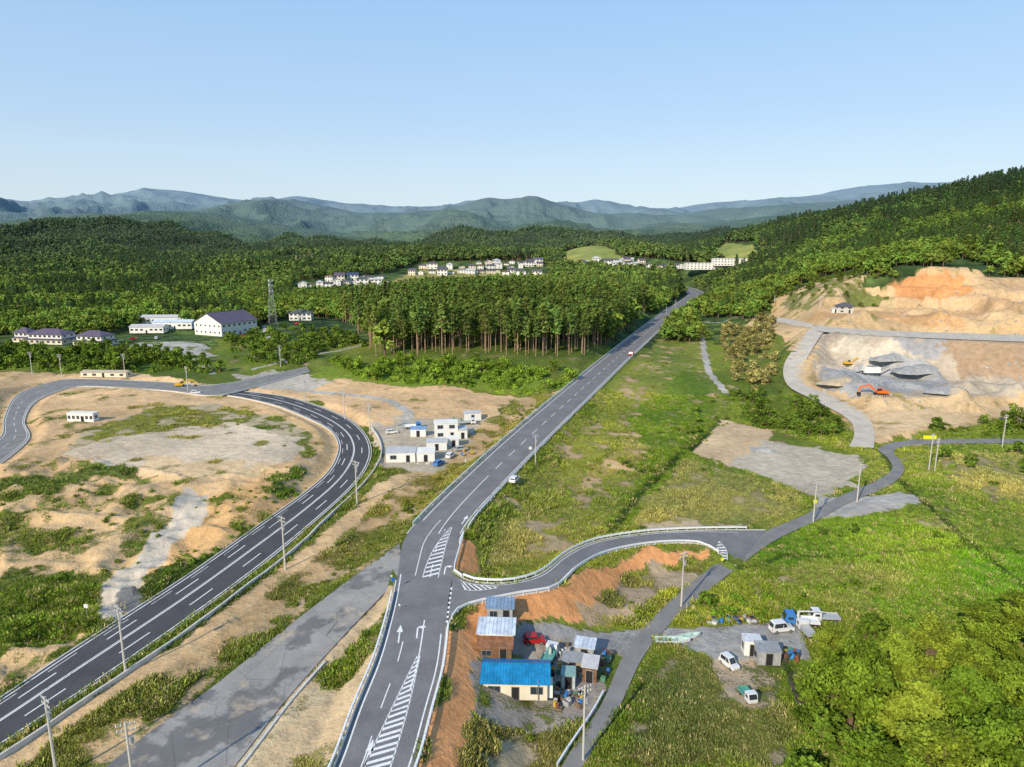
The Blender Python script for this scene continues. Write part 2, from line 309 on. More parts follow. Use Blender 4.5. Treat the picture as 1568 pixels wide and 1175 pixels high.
def paint(X,Y):
    N=len(X)
    soil=np.tile(np.array(DIRT),(N,1)).astype(float); veg=np.tile(np.array(VM),(N,1)).astype(float)
    cov=np.full(N,.95); fo=np.zeros(N)
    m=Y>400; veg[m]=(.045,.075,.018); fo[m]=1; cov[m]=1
    w1=fbm(X,Y,7,4,90)-.5; w2=fbm(X,Y,7,4,95)-.5
    for t,p,s,v,c,w in Z:
        ex=w if t=='s' else 6
        lo=p.min(0)-ex-5;hi=p.max(0)+ex+5
        m=np.where((X>lo[0])&(X<hi[0])&(Y>lo[1])&(Y<hi[1]))[0]
        if len(m)==0: continue
        if t=='p': k=inpoly(X[m]+w1[m]*w*5,Y[m]+w2[m]*w*5,p)
        else: k=polydist(X[m]+w1[m]*1.2,Y[m]+w2[m]*1.2,p,False)<w/2
        m=m[k]; soil[m]=s;veg[m]=v;cov[m]=c;fo[m]=0
    nn=fbm(X,Y,6,4,101)-.5
    cov=np.where((cov>.04)&(cov<.96),cov+nn*1.7,cov).clip(0,1)
    bl=fbm(X,Y,28,4,111)[:,None]-.5
    veg=veg*(1+bl*.9); veg[:,0]*=(1+bl[:,0]*.6); soil=soil*(1+(fbm(X,Y,16,4,120)[:,None]-.5)*.6)
    return soil.clip(0.01,.8),veg.clip(.008,.6),cov,fo
soil,veg,cov,fo=paint(GX,GY)
# ------------------------------------------------ materials
def newmat(name):
    m=bpy.data.materials.new(name); m.use_nodes=True; nt=m.node_tree; nt.nodes.clear(); return m,nt
def nd(nt,t,**k):
    n=nt.nodes.new(t)
    for a,b in k.items(): setattr(n,a,b)
    return n
def mth(nt,op,a,b=None,c=None,clamp=False):
    n=nd(nt,'ShaderNodeMath',operation=op,use_clamp=clamp)
    for i,q in enumerate((a,b,c)):
        if q is None: continue
        if isinstance(q,(int,float)): n.inputs[i].default_value=q
        else: nt.links.new(q,n.inputs[i])
    return n.outputs[0]
def mixc(nt,f,a,b,bt='MIX'):
    n=nd(nt,'ShaderNodeMix',data_type='RGBA',blend_type=bt)
    for i,q in ((0,f),(6,a),(7,b)):
        if isinstance(q,(int,float)): n.inputs[i].default_value=q
        elif isinstance(q,tuple): n.inputs[i].default_value=(*q[:3],1)
        else: nt.links.new(q,n.inputs[i])
    return n.outputs[2]
def noise(nt,vec,scale,det=4,rough=.55):
    n=nd(nt,'ShaderNodeTexNoise'); n.inputs['Scale'].default_value=scale;n.inputs['Detail'].default_value=det;n.inputs['Roughness'].default_value=rough
    nt.links.new(vec,n.inputs['Vector']); return n.outputs['Fac']
def mrange(nt,v,a,b,c=0.,d=1.,it='LINEAR'):
    n=nd(nt,'ShaderNodeMapRange',interpolation_type=it)
    nt.links.new(v,n.inputs[0])
    for i,q in zip((1,2,3,4),(a,b,c,d)): n.inputs[i].default_value=q
    return n.outputs[0]
def scl(nt,col,fac):
    n=nd(nt,'ShaderNodeVectorMath',operation='SCALE'); nt.links.new(col,n.inputs[0])
    if isinstance(fac,(int,float)): n.inputs['Scale'].default_value=fac
    else: nt.links.new(fac,n.inputs['Scale'])
    return n.outputs[0]
def finish(nt,col,rough=.9,bump=None,bd=.1,bs=1.,metal=0.,spec=.3):
    b=nd(nt,'ShaderNodeBsdfPrincipled'); o=nd(nt,'ShaderNodeOutputMaterial')
    if isinstance(col,tuple): b.inputs['Base Color'].default_value=(*col[:3],1)
    else: nt.links.new(col,b.inputs['Base Color'])
    if isinstance(rough,(int,float)): b.inputs['Roughness'].default_value=rough
    else: nt.links.new(rough,b.inputs['Roughness'])
    b.inputs['Metallic'].default_value=metal; b.inputs['Specular IOR Level'].default_value=spec
    if bump is not None:
        n=nd(nt,'ShaderNodeBump'); n.inputs['Strength'].default_value=bs;n.inputs['Distance'].default_value=bd
        nt.links.new(bump,n.inputs['Height']);nt.links.new(n.outputs[0],b.inputs['Normal'])
    nt.links.new(b.outputs[0],o.inputs[0]); return b
_mc={}
def M(name,col,rough=.7,var=.25,scale=1.5,metal=0.,spec=.3,bd=0.):
    if name in _mc: return _mc[name]
    m,nt=newmat(name); tc=nd(nt,'ShaderNodeTexCoord').outputs['Object']
    f=noise(nt,tc,scale,5); g=noise(nt,tc,scale*7,3)
    k=mth(nt,'ADD',mrange(nt,f,.3,.7,1-var,1+var*.6),mrange(nt,g,.3,.7,-var*.3,var*.3))
    rgb=nd(nt,'ShaderNodeRGB'); rgb.outputs[0].default_value=(*col,1)
    c=scl(nt,rgb.outputs[0],k)
    finish(nt,c,rough,g if bd else None,bd,1,metal,spec)
    _mc[name]=m; return m
def ground_mat():
    m,nt=newmat('ground_cover'); pos=nd(nt,'ShaderNodeNewGeometry').outputs['Position']
    sa=nd(nt,'ShaderNodeAttribute',attribute_name='soil'); va=nd(nt,'ShaderNodeAttribute',attribute_name='veg')
    n1=noise(nt,pos,.45,6,.6); n2=noise(nt,pos,2.2,5,.65); n3=noise(nt,pos,.06,5,.55); n4=noise(nt,pos,7,3,.6)
    comb=mth(nt,'ADD',mth(nt,'MULTIPLY',n1,.5),mth(nt,'MULTIPLY',n2,.5))
    th=mth(nt,'ADD',mth(nt,'SUBTRACT',comb,.5),mth(nt,'MULTIPLY',mth(nt,'SUBTRACT',sa.outputs['Alpha'],.5),.55))
    f=mrange(nt,th,-.07,.07,0,1,'SMOOTHSTEP')
    sk=mth(nt,'MULTIPLY',mrange(nt,n1,.3,.7,.78,1.16),mrange(nt,n2,.3,.7,.84,1.15))
    s=scl(nt,sa.outputs['Color'],sk)
    s=mixc(nt,mrange(nt,n3,.45,.7,0,.35),s,scl(nt,s,.74))
    vk=mth(nt,'MULTIPLY',mrange(nt,n1,.3,.7,.65,1.3),mrange(nt,n2,.3,.72,.55,1.4))
    v=scl(nt,va.outputs['Color'],vk)
    v=mixc(nt,mrange(nt,n4,.5,.75,0,.4),v,(.28,.26,.10))
    v=mixc(nt,mrange(nt,n3,.5,.7,0,.3),v,scl(nt,v,.6))
    # forest canopy texture for far slopes, distance haze painted in as bluer, paler colour
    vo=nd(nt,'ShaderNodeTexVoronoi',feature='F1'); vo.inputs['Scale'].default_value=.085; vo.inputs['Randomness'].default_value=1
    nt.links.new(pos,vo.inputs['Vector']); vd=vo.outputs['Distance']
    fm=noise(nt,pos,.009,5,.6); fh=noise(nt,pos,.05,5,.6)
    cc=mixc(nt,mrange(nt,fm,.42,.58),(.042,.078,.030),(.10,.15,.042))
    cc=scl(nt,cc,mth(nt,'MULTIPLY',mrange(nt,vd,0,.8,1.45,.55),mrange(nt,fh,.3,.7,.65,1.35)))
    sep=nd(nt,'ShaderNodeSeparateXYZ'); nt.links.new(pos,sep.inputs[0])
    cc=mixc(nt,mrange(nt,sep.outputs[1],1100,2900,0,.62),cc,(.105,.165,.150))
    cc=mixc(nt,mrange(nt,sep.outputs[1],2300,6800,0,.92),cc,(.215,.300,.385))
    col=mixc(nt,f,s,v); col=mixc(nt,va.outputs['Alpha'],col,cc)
    b=finish(nt,col,.95,None,spec=.1)
    h1=mth(nt,'MULTIPLY',mth(nt,'ADD',n2,mth(nt,'MULTIPLY',n4,.4)),mth(nt,'ADD',mth(nt,'MULTIPLY',f,.45),.14))
    h1=mth(nt,'ADD',h1,mth(nt,'MULTIPLY',n1,.6))
    hf=mth(nt,'SUBTRACT',mth(nt,'MULTIPLY',fh,10),mth(nt,'MULTIPLY',vd,5))
    hm=nd(nt,'ShaderNodeMix',data_type='FLOAT'); nt.links.new(va.outputs['Alpha'],hm.inputs[0]);nt.links.new(h1,hm.inputs[2]);nt.links.new(hf,hm.inputs[3])
    bp=nd(nt,'ShaderNodeBump'); bp.inputs['Distance'].default_value=1; bp.inputs['Strength'].default_value=.8
    nt.links.new(hm.outputs[0],bp.inputs['Height']); nt.links.new(bp.outputs[0],b.inputs['Normal'])
    return m
# ------------------------------------------------ ground mesh
def quickmesh(name,verts,faces_flat,loop_tot,mats,midx=None,smooth=False):
    me=bpy.data.meshes.new(name); nv=len(verts); nf=len(loop_tot)
    me.vertices.add(nv); me.vertices.foreach_set('co',np.asarray(verts,np.float32).ravel())
    me.loops.add(len(faces_flat)); me.loops.foreach_set('vertex_index',np.asarray(faces_flat,np.int32))
    me.polygons.add(nf); ls=np.concatenate([[0],np.cumsum(loop_tot)[:-1]]).astype(np.int32)
    me.polygons.foreach_set('loop_start',ls)
    try: me.polygons.foreach_set('loop_total',np.asarray(loop_tot,np.int32))
    except Exception: pass
    for m in mats: me.materials.append(m)
    if midx is not None: me.polygons.foreach_set('material_index',np.asarray(midx,np.int32))
    me.polygons.foreach_set('use_smooth',np.full(nf,smooth))
    me.update(calc_edges=True); me.validate(); return me
def link(o):
    bpy.context.scene.collection.objects.link(o); return o
I=np.arange(NR-1)[:,None]*NC+np.arange(NC-1)[None,:]
fc=np.stack([I,I+1,I+NC+1,I+NC],-1).reshape(-1,4)[:,::-1]
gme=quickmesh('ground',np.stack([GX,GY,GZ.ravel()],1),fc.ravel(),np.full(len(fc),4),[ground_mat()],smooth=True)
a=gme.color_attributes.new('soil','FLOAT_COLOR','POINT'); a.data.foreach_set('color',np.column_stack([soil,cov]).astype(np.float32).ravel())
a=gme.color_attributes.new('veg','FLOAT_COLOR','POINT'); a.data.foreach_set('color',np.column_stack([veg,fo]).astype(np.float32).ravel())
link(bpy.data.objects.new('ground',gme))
# ------------------------------------------------ roads
def asphalt(name,c,patch=0.):
    m,nt=newmat(name); pos=nd(nt,'ShaderNodeNewGeometry').outputs['Position']
    n1=noise(nt,pos,.25,5,.6);n2=noise(nt,pos,3,4);n3=noise(nt,pos,30,2)
    rgb=nd(nt,'ShaderNodeRGB'); rgb.outputs[0].default_value=(*c,1)
    col=scl(nt,rgb.outputs[0],mth(nt,'MULTIPLY',mrange(nt,n1,.3,.7,.82,1.17),mrange(nt,n2,.3,.7,.9,1.1)))
    if patch: col=mixc(nt,mrange(nt,noise(nt,pos,.11,5,.6),.51,.56,0,patch),col,(.095,.095,.10))
    if patch: col=mixc(nt,mrange(nt,noise(nt,pos,.2,6,.7),.54,.64,0,.65),col,(.48,.38,.27))
    if patch: # crack sealing
        vo=nd(nt,'ShaderNodeTexVoronoi',feature='DISTANCE_TO_EDGE'); vo.inputs['Scale'].default_value=.12; nt.links.new(pos,vo.inputs['Vector'])
        col=mixc(nt,mrange(nt,vo.outputs['Distance'],0,.008,.6,0),col,(.06,.06,.06))
    finish(nt,col,.85,n3,.01,.5); return m
ASP=asphalt('asphalt_grey',(.185,.178,.178)); ASN=asphalt('asphalt_new',(.075,.072,.076)); ASO=asphalt('asphalt_old',(.30,.285,.265),.65); ASL=asphalt('asphalt_lane',(.22,.21,.20)); HGR=asphalt('haul_gravel',(.52,.46,.38))
def ribbon(name,Lw,Rw,mat,dz=0,nx=6):
    k=len(Lw); V=[]
    for i in range(k):
        for j in range(nx+1):
            q=j/nx; V.append(Lw[i]*(1-q)+Rw[i]*q+np.array([0,0,dz+.04*math.sin(q*math.pi)]))
    Fq=[]
    for i in range(k-1):
        for j in range(nx):
            a=i*(nx+1)+j; Fq+=[a,a+1,a+nx+2,a+nx+1]
    me=quickmesh(name,V,Fq,[4]*((k-1)*nx),[mat],smooth=True); return link(bpy.data.objects.new(name,me))
ribbon('crossroad',X2['L'],X2['R'],ASL,-.012)
ribbon('old_road',OLD['L'],OLD['R'],ASO,-.02)
ribbon('country_lane',LOW['L'],LOW['R'],ASL,0)
ribbon('access_road',ACC['L'],ACC['R'],ASP,-.008)
ribbon('highway',HWY['L'],HWY['R'],ASN,0)
ribbon('main_road',MAIN['L'],MAIN['R'],ASP,0)
ribbon('haul_road',HAUL['L'],HAUL['R'],HGR,0); ribbon('bench_track',BENCH['L'],BENCH['R'],HGR,-.02)
WHITE=M('road_paint',(.80,.80,.78),.7,.18,3); CONC=M('concrete',(.60,.57,.52),.9,.2,.8)
def lerpc(r,t,t2=None,i0=0,i1=None):
    L=r['L'][i0:i1];R=r['R'][i0:i1]
    if t2 is None: t2=t
    tt=np.linspace(t,t2,len(L))[:,None]; c=L*(1-tt)+R*tt
    c=c.copy(); c[:,2]+=.04*np.sin(tt[:,0]*math.pi); return c
def resample(c,step):
    c=np.asarray(c,float); d=np.concatenate([[0],np.cumsum(np.linalg.norm(np.diff(c[:,:2],axis=0),axis=1))])
    nn=max(2,int(d[-1]/step)+1); s=np.linspace(0,d[-1],nn)
    return np.stack([np.interp(s,d,c[:,k]) for k in range(c.shape[1])],1),s
MV=[];MF=[]
def markq(a,b,c,d,dz=.012):
    k=len(MV)
    for p in (a,b,c,d): MV.append((p[0],p[1],p[2]+dz))
    MF.extend([k,k+1,k+2,k+3])
def line(c,w,dash=None,step=1.0):
    p,s=resample(c,step); t=np.gradient(p[:,:2],axis=0); t/=np.linalg.norm(t,axis=1)[:,None]+1e-9
    nx=np.stack([-t[:,1],t[:,0],0*t[:,0]],1)*w/2
    for i in range(len(p)-1):
        if dash and (s[i]%(dash[0]+dash[1]))>dash[0]: continue
        markq(p[i]-nx[i],p[i+1]-nx[i+1],p[i+1]+nx[i+1],p[i]+nx[i])
line(lerpc(MAIN,.06,.06,0,29),.2); line(lerpc(MAIN,.07,.07,39,None),.2)
line(lerpc(MAIN,.93,.93,0,20),.2); line(lerpc(MAIN,.93,.93,36,None),.2)
line(lerpc(MAIN,.5,.5,45,None),.2,(6,6)); line(lerpc(MAIN,.55,.5,36,46),.2)
line(lerpc(MAIN,.33,.33,5,21),.16,(5,5)); line(lerpc(MAIN,.64,.62,12,22),.2)
line(lerpc(MAIN,.33,.4,28,40),.16); line(lerpc(MAIN,.60,.62,28,38),.16,(5,5))
for t,dsh in ((.05,None),(.95,None),(.5,None),(.27,(6,9)),(.73,(6,9))): line(lerpc(HWY,t),.22,dsh)
line(lerpc(HWY,.47,.47),.15)
line(lerpc(HWY,.13),.12,(5,5))
line(lerpc(ACC,.1,.1,6,42),.15); line(lerpc(ACC,.9,.9,6,42),.15)
line(lerpc(X2,.1),.15);line(lerpc(X2,.9),.15);line(lerpc(X2,.5),.15,(5,5))
def g3(u,v,z=mz): return np.array(G(u,v,z)+(z+.035,))
def hatch(A,B,z,nst,fill=.5,slant=.5):
    A=catmull([g3(u,v,z) for u,v in A],8);B=catmull([g3(u,v,z) for u,v in B],8)
    A,_=resample(A,.25);B,_=resample(B,.25)
    fa=lambda q:A[int(min(max(q,0),1)*(len(A)-1))]; fb=lambda q:B[int(min(max(q,0),1)*(len(B)-1))]
    for i in range(nst):
        a0=i/nst;a1=(i+fill)/nst; s=slant/nst
        markq(fa(a0),fa(a1),fb(a1+s),fb(a0+s))
    line(A,.15,None,.5);line(B,.15,None,.5)
hatch([(530,1230),(557,1175),(588,1110),(612,1060),(639,1005)],[(578,1230),(598,1175),(618,1110),(631,1060),(643,1005)],mz,24,.42,1.2)
hatch([(647,885),(655,860),(668,835),(690,808)],[(671,885),(677,860),(683,835),(692,808)],mz,13,.42,1)
hatch([(690,880),(715,893),(762,899)],[(694,900),(725,905),(762,901)],mz-.1,9,.4,.8)
hatch([(1088,832),(1100,842),(1110,858)],[(1100,828),(1112,842),(1114,858)],1.35,7,.45,.5)
def arrow(u,v,u2,v2,turn=0):
    a=g3(u,v);b=g3(u2,v2);d=(b-a);d/=np.linalg.norm(d);nn=np.array([-d[1],d[0],0])
    f=lambda x,y:a+d*x+nn*y
    markq(f(0,.12),f(0,-.12),f(3,-.12),f(3,.12)); 
    if not turn: markq(f(3,.5),f(3,-.5),f(5,-.03),f(5,.03))
    else:
        markq(f(2.9,-.1),f(3.4,-.1),f(3.4,-.6),f(2.9,-.6)); markq(f(3.7,-.6),f(2.6,-.6),f(3.12,-1.3),f(3.18,-1.3))
arrow(610,985,614,955);arrow(638,978,641,950,1);arrow(556,1180,566,1150);arrow(680,880,684,862,1);arrow(707,803,716,790)
for i in range(8):
    a=g3(690-i*1.0,900+i*7.2);b=g3(690-(i+.5)*1.0,900+(i+.5)*7.2); o=np.array([.35,0,0]); markq(a,b,b+o,a+o)
me=quickmesh('road_markings',MV,MF,[4]*(len(MF)//4),[WHITE]); link(bpy.data.objects.new('road_markings',me))
# ------------------------------------------------ mesh builder
class MB:
    def __init__(s): s.v=[];s.f=[];s.m=[];s.mats=[]
    def add(s,vs,fs,mat):
        if mat not in s.mats: s.mats.append(mat)
        k=len(s.v); s.v+= [tuple(p) for p in vs]; s.f+=[tuple(i+k for i in f) for f in fs]; s.m+=[s.mats.index(mat)]*len(fs)
    def box(s,c,d,mat,rz=0.,top=None):
        x,y,z=d[0]/2,d[1]/2,d[2]/2; tx,ty=(top or (1,1)); ca_,sa_=math.cos(rz),math.sin(rz)
        vs=[]
        for zz_,kx,ky in ((-z,1,1),(z,tx,ty)):
            for a,b in ((-x,-y),(x,-y),(x,y),(-x,y)):
                a*=kx;b*=ky; vs.append((c[0]+a*ca_-b*sa_,c[1]+a*sa_+b*ca_,c[2]+zz_))
        s.add(vs,[(3,2,1,0),(4,5,6,7),(0,1,5,4),(1,2,6,5),(2,3,7,6),(3,0,4,7)],mat)
    def prism(s,prof,y0,y1,mat):
        n=len(prof); vs=[(x,y0,z) for x,z in prof]+[(x,y1,z) for x,z in prof]
        s.add(vs,[tuple(range(n)),tuple(range(2*n-1,n-1,-1))]+[(i,i+n,(i+1)%n+n,(i+1)%n) for i in range(n)],mat)
    def prismx(s,prof,x0,x1,mat):
        n=len(prof); vs=[(x0,y,z) for y,z in prof]+[(x1,y,z) for y,z in prof]
        s.add(vs,[tuple(range(n-1,-1,-1)),tuple(range(n,2*n))]+[(i,(i+1)%n,(i+1)%n+n,i+n) for i in range(n)],mat)
    def cyl(s,p0,p1,r0,r1,mat,n=8,caps=True):
        p0=Vector(p0);p1=Vector(p1);d=(p1-p0).normalized(); u=d.orthogonal().normalized();w=d.cross(u)
        vs=[p0+(u*math.cos(2*math.pi*i/n)+w*math.sin(2*math.pi*i/n))*r0 for i in range(n)]+[p1+(u*math.cos(2*math.pi*i/n)+w*math.sin(2*math.pi*i/n))*r1 for i in range(n)]
        fs=[(i,(i+1)%n,(i+1)%n+n,i+n) for i in range(n)]
        if caps: fs+=[tuple(range(n-1,-1,-1)),tuple(range(n,2*n))]
        s.add(vs,fs,mat)
    def beam(s,a,b,w,mat): s.cyl(a,b,w/2,w/2,mat,4)
    def mesh(s,name):
        me=bpy.data.meshes.new(name); me.from_pydata(s.v,[],s.f)
        for m in s.mats: me.materials.append(m)
        me.polygons.foreach_set('material_index',s.m); me.update(); return me
def place(name,parts,loc,rz=0,bevel=0,sc=1):
    if isinstance(parts,MB): parts={'body':parts}
    if len(parts)==1:
        o=bpy.data.objects.new(name,list(parts.values())[0].mesh(name)); link(o); obs=[o]; top=o
    else:
        top=bpy.data.objects.new(name,None); link(top); obs=[]
        for k,p in parts.items():
            o=bpy.data.objects.new(k,p.mesh(k)); link(o); o.parent=top; obs.append(o)
    top.location=loc; top.rotation_euler=(0,0,rz); top.scale=(sc,sc,sc)
    if bevel:
        for o in obs:
            b=o.modifiers.new('b','BEVEL'); b.width=bevel;b.segments=2;b.limit_method='ANGLE'
    return top
GLASS=M('window_glass',(.03,.04,.05),.15,.2,1,0,.6); DARK=M('dark_opening',(.02,.02,.02),.9,.1); RUB=M('tyre_rubber',(.02,.02,.02),.9,.2)
FRAME=M('aluminium_frame',(.5,.5,.5),.4,.1,2,.6); WWALL=M('white_wall',(.76,.74,.69),.85,.12,.5); CREAM=M('cream_wall',(.70,.62,.48),.85,.15,.6)
WOODM=M('weathered_wood',(.20,.11,.06),.9,.4,2); STEEL=M('galvanised_steel',(.42,.43,.44),.45,.15,2,.5)
BLUER=M('blue_metal_roof',(.015,.22,.46),.4,.35,.8); LBLR=M('pale_blue_roof',(.56,.63,.72),.5,.35,.6); RUST=M('rusty_roof',(.26,.12,.06),.8,.4,1.2)
GREYR=M('grey_tile_roof',(.10,.10,.11),.6,.25,1); PURR=M('dark_slate_roof',(.12,.095,.14),.6,.2,.5); BRNR=M('brown_tile_roof',(.16,.09,.06),.7,.3,.8); LGR=M('light_grey_roof',(.50,.50,.51),.6,.15,.6)
def house(L,Wd,h,rise,wall,roof,ov=.5,win=None,storeys=1,roofkind='gable',ribs=False,door=True):
    b=MB();r=MB();w=MB()
    if roofkind=='gable':
        b.prismx([(-Wd/2,0),(Wd/2,0),(Wd/2,h),(0,h+rise),(-Wd/2,h)],-L/2,L/2,wall)
        sl=rise/(Wd/2); t=.14; e=Wd/2+ov
        r.prismx([(-e,h-ov*sl+.02),(0,h+rise+.02),(e,h-ov*sl+.02),(e,h-ov*sl+t),(0,h+rise+t+.04),(-e,h-ov*sl+t)],-L/2-ov,L/2+ov,roof)
        r.box((0,0,h+rise+t+.08),(L+2*ov,.3,.12),roof)
        if ribs:
            k=int((L+2*ov)/.45)
            for i in range(k+1):
                x=-L/2-ov+i*(L+2*ov)/k
                for sg in (-1,1): 
                    r.prismx([(sg*e,h-ov*sl+t),(0,h+rise+t+.04),(0,h+rise+t+.09),(sg*e,h-ov*sl+t+.05)][::sg],x-.03,x+.03,roof)
    elif roofkind=='hip':
        b.box((0,0,h/2),(L,Wd,h),wall); e=ov;t=h
        x=L/2+e;y=Wd/2+e;rx=max(L/2-Wd/2,.3)
        r.add([(-x,-y,t),(x,-y,t),(x,y,t),(-x,y,t),(-rx,0,t+rise),(rx,0,t+rise),(-x,-y,t-.18),(x,-y,t-.18),(x,y,t-.18),(-x,y,t-.18)],[(0,1,5,4),(1,2,5),(2,3,4,5),(3,0,4),(6,7,1,0),(7,8,2,1),(8,9,3,2),(9,6,0,3),(9,8,7,6)],roof)
        r.box((0,0,t+rise+.05),(2*rx,.35,.2),roof)
    elif roofkind=='shed':
        b.prismx([(-Wd/2,0),(Wd/2,0),(Wd/2,h+rise),(-Wd/2,h)],-L/2,L/2,wall)
        sl=rise/Wd;e=Wd/2+ov
        r.prismx([(-e,h-ov*sl+.02),(e,h+rise+ov*sl+.02),(e,h+rise+ov*sl+.14),(-e,h-ov*sl+.14)],-L/2-ov,L/2+ov,roof)
        if ribs:
            k=int((L+2*ov)/.6)
            for i in range(k+1):
                x=-L/2-ov+i*(L+2*ov)/k
                r.prismx([(-e,h-ov*sl+.14),(e,h+rise+ov*sl+.14),(e,h+rise+ov*sl+.2),(-e,h-ov*sl+.2)],x-.035,x+.035,roof)
    else:
        b.box((0,0,h/2),(L,Wd,h),wall); r.box((0,0,h+.09),(L+2*ov,Wd+2*ov,.18),roof)
    def window(x,z,ww,hh,side):
        s=-1 if side=='f' else 1
        w.box((x,s*(Wd/2+.02),z),(ww+.16,.05,hh+.16),FRAME); w.box((x,s*(Wd/2+.045),z),(ww,.04,hh),GLASS)
        w.box((x,s*(Wd/2+.075),z),(.05,.03,hh),FRAME)
    def windowx(y,z,ww,hh,s):
        w.box((s*(L/2+.02),y,z),(.05,ww+.16,hh+.16),FRAME); w.box((s*(L/2+.045),y,z),(.04,ww,hh),GLASS)
    hs=h/storeys; nw=win if win is not None else max(1,int(L/3.2))
    for st in range(storeys):
        for i in range(nw):
            x=-L/2+(i+.5)*L/nw
            for side in 'fb':
                if door and st==0 and i==nw//2 and side=='f':
                    w.box((x,-(Wd/2+.03),1.02),(1.0,.06,2.04),DARK); w.box((x,-(Wd/2+.02),1.06),(1.2,.03,2.2),FRAME); continue
                window(x,st*hs+hs*.55,min(1.7,L/nw*.55),min(1.1,hs*.42),side)
        for i in range(max(1,int(Wd/4))):
            k=max(1,int(Wd/4)); y=-Wd/2+(i+.5)*Wd/k
            for s in (-1,1): windowx(y,st*hs+hs*.55,1.2,min(1.0,hs*.4),s)
    return {'walls':b,'roof':r,'windows':w}
def merge(parts):
    m=MB()
    for p in parts.values():
        k=len(m.v); m.v+=p.v; m.f+=[tuple(i+k for i in f) for f in p.f]
        for mi in p.m:
            mt=p.mats[mi]
            if mt not in m.mats: m.mats.append(mt)
            m.m.append(m.mats.index(mt))
    return m
EXCL=[]
def bld(name,u,v,rz,parts,r=None,z=None,back=0):
    x,y=GT(u,v) if z is None else G(u,v,z)
    y+=back; zz_=float(Zs(x,y))
    EXCL.append((x,y,r or 8)); return place(name,parts,(x,y,zz_-.05),rz)
D2=math.radians
hp=house(9.2,5.2,2.9,1.0,CREAM,BLUER,.45,win=3,ribs=True)
hp['extension']=MB(); hp['extension'].box((4.9,-1.2,1.15),(1.0,1.6,2.3),WWALL); hp['extension'].box((-5.0,.3,1.0),(.5,2,2.0),WOODM)
hp['extension'].box((-3.5,-2.75,.5),(1.4,.35,1.0),STEEL); hp['extension'].cyl((3.3,-2.8,0),(3.3,-2.8,3.4),.06,.06,FRAME,6)
bld('blue_roof_house',790,1083,D2(-2),hp,back=2.6,z=.35)
hp=house(5.4,3.4,3.0,.5,WWALL,LBLR,.35,win=2,roofkind='shed',ribs=True)
p2=house(5.2,2.2,2.0,.45,WOODM,RUST,.25,win=2,roofkind='shed')
for k,p in p2.items():
    p.v=[(a,b-2.95,c) for a,b,c in p.v]; hp['annex_'+k]=p
bld('corrugated_roof_house',760,1028,D2(-3),hp,back=3.2,z=.35)
bld('storage_shed',766,990,D2(-3),house(4.2,2.4,2.4,.4,M('grey_wall',(.35,.35,.36)),M('dull_blue_roof',(.22,.32,.45),.6,.35,.6),.3,win=2,roofkind='shed',ribs=True),back=1.5,z=.35)
bld('garden_shed',871,1055,D2(-5),house(2.0,1.9,2.2,.25,M('mint_wall',(.45,.5,.48)),M('teal_roof',(.20,.33,.33)),.12,win=1,roofkind='shed'),back=1,z=.35)
bld('wooden_shed',905,1045,D2(-14),house(2.2,2.6,2.6,.35,WOODM,LGR,.2,win=1,roofkind='shed'),back=1.2,z=.35)
bld('tool_shed',897,1012,D2(-14),house(3.0,2.4,2.3,.3,M('grey_wall',(.35,.35,.36)),LBLR,.2,win=1,roofkind='shed',ribs=True),back=1.2,z=.35)
bld('lean_to_shed',878,1033,D2(-10),house(3.0,1.9,2.1,.3,M('tan_wall',(.35,.28,.2)),M('grey_roof2',(.26,.28,.3)),.2,win=1,roofkind='shed'),back=1.2,z=.35)
bld('white_container_shed',1154,1005,D2(-6),house(2.8,2.3,2.5,.1,WWALL,M('white_roof',(.6,.62,.66)),.06,win=1,roofkind='flat'),back=1.2,z=.35)
bld('storage_shed',1178,1018,D2(-3),house(3.6,2.4,2.3,.35,M('grey_wall',(.35,.35,.36)),M('grey_roof2',(.26,.28,.3)),.12,win=1,roofkind='shed'),back=1.2,z=.35)
t=MB(); BL=M('blue_plastic',(.03,.15,.42),.45,.15); t.box((0,0,1.15),(1.0,1.0,2.1),M('white_plastic',(.7,.7,.7),.4)); t.box((0,0,.05),(1.1,1.2,.1),DARK); t.box((0,0,2.3),(1.08,1.08,.22),BL,top=(.8,.8)); t.box((0,-.52,1.1),(.7,.05,1.8),BL); t.cyl((.3,.3,2.3),(.3,.3,2.8),.05,.05,STEEL,6)
place('portable_toilet',t,(*G(806,963,.3),.3),.1)
t=MB(); TARP=M('blue_tarpaulin',(.04,.25,.55),.5,.3,2)
vs=[];R_=9
for j in range(4):
    for i in range(R_):
        a=i/R_*6.283; k=(1,.85,.55,.15)[j]*(1+.15*math.sin(3*a+j)); vs.append((1.6*k*math.cos(a),1.0*k*math.sin(a),(0,.5,.85,1.0)[j]*(1+.1*math.cos(2*a))))
t.add(vs,[(j*R_+i,j*R_+(i+1)%R_,(j+1)*R_+(i+1)%R_,(j+1)*R_+i) for j in range(3) for i in range(R_)]+[tuple(range(3*R_,4*R_))],TARP)
place('tarpaulin_heap',t,(*G(772,970,.35),.35),.2); place('tarpaulin_heap',t,(*G(1212,1004,.35),.35),1.2,0,.7)
GW=M('prefab_wall',(.68,.68,.65),.7,.1)
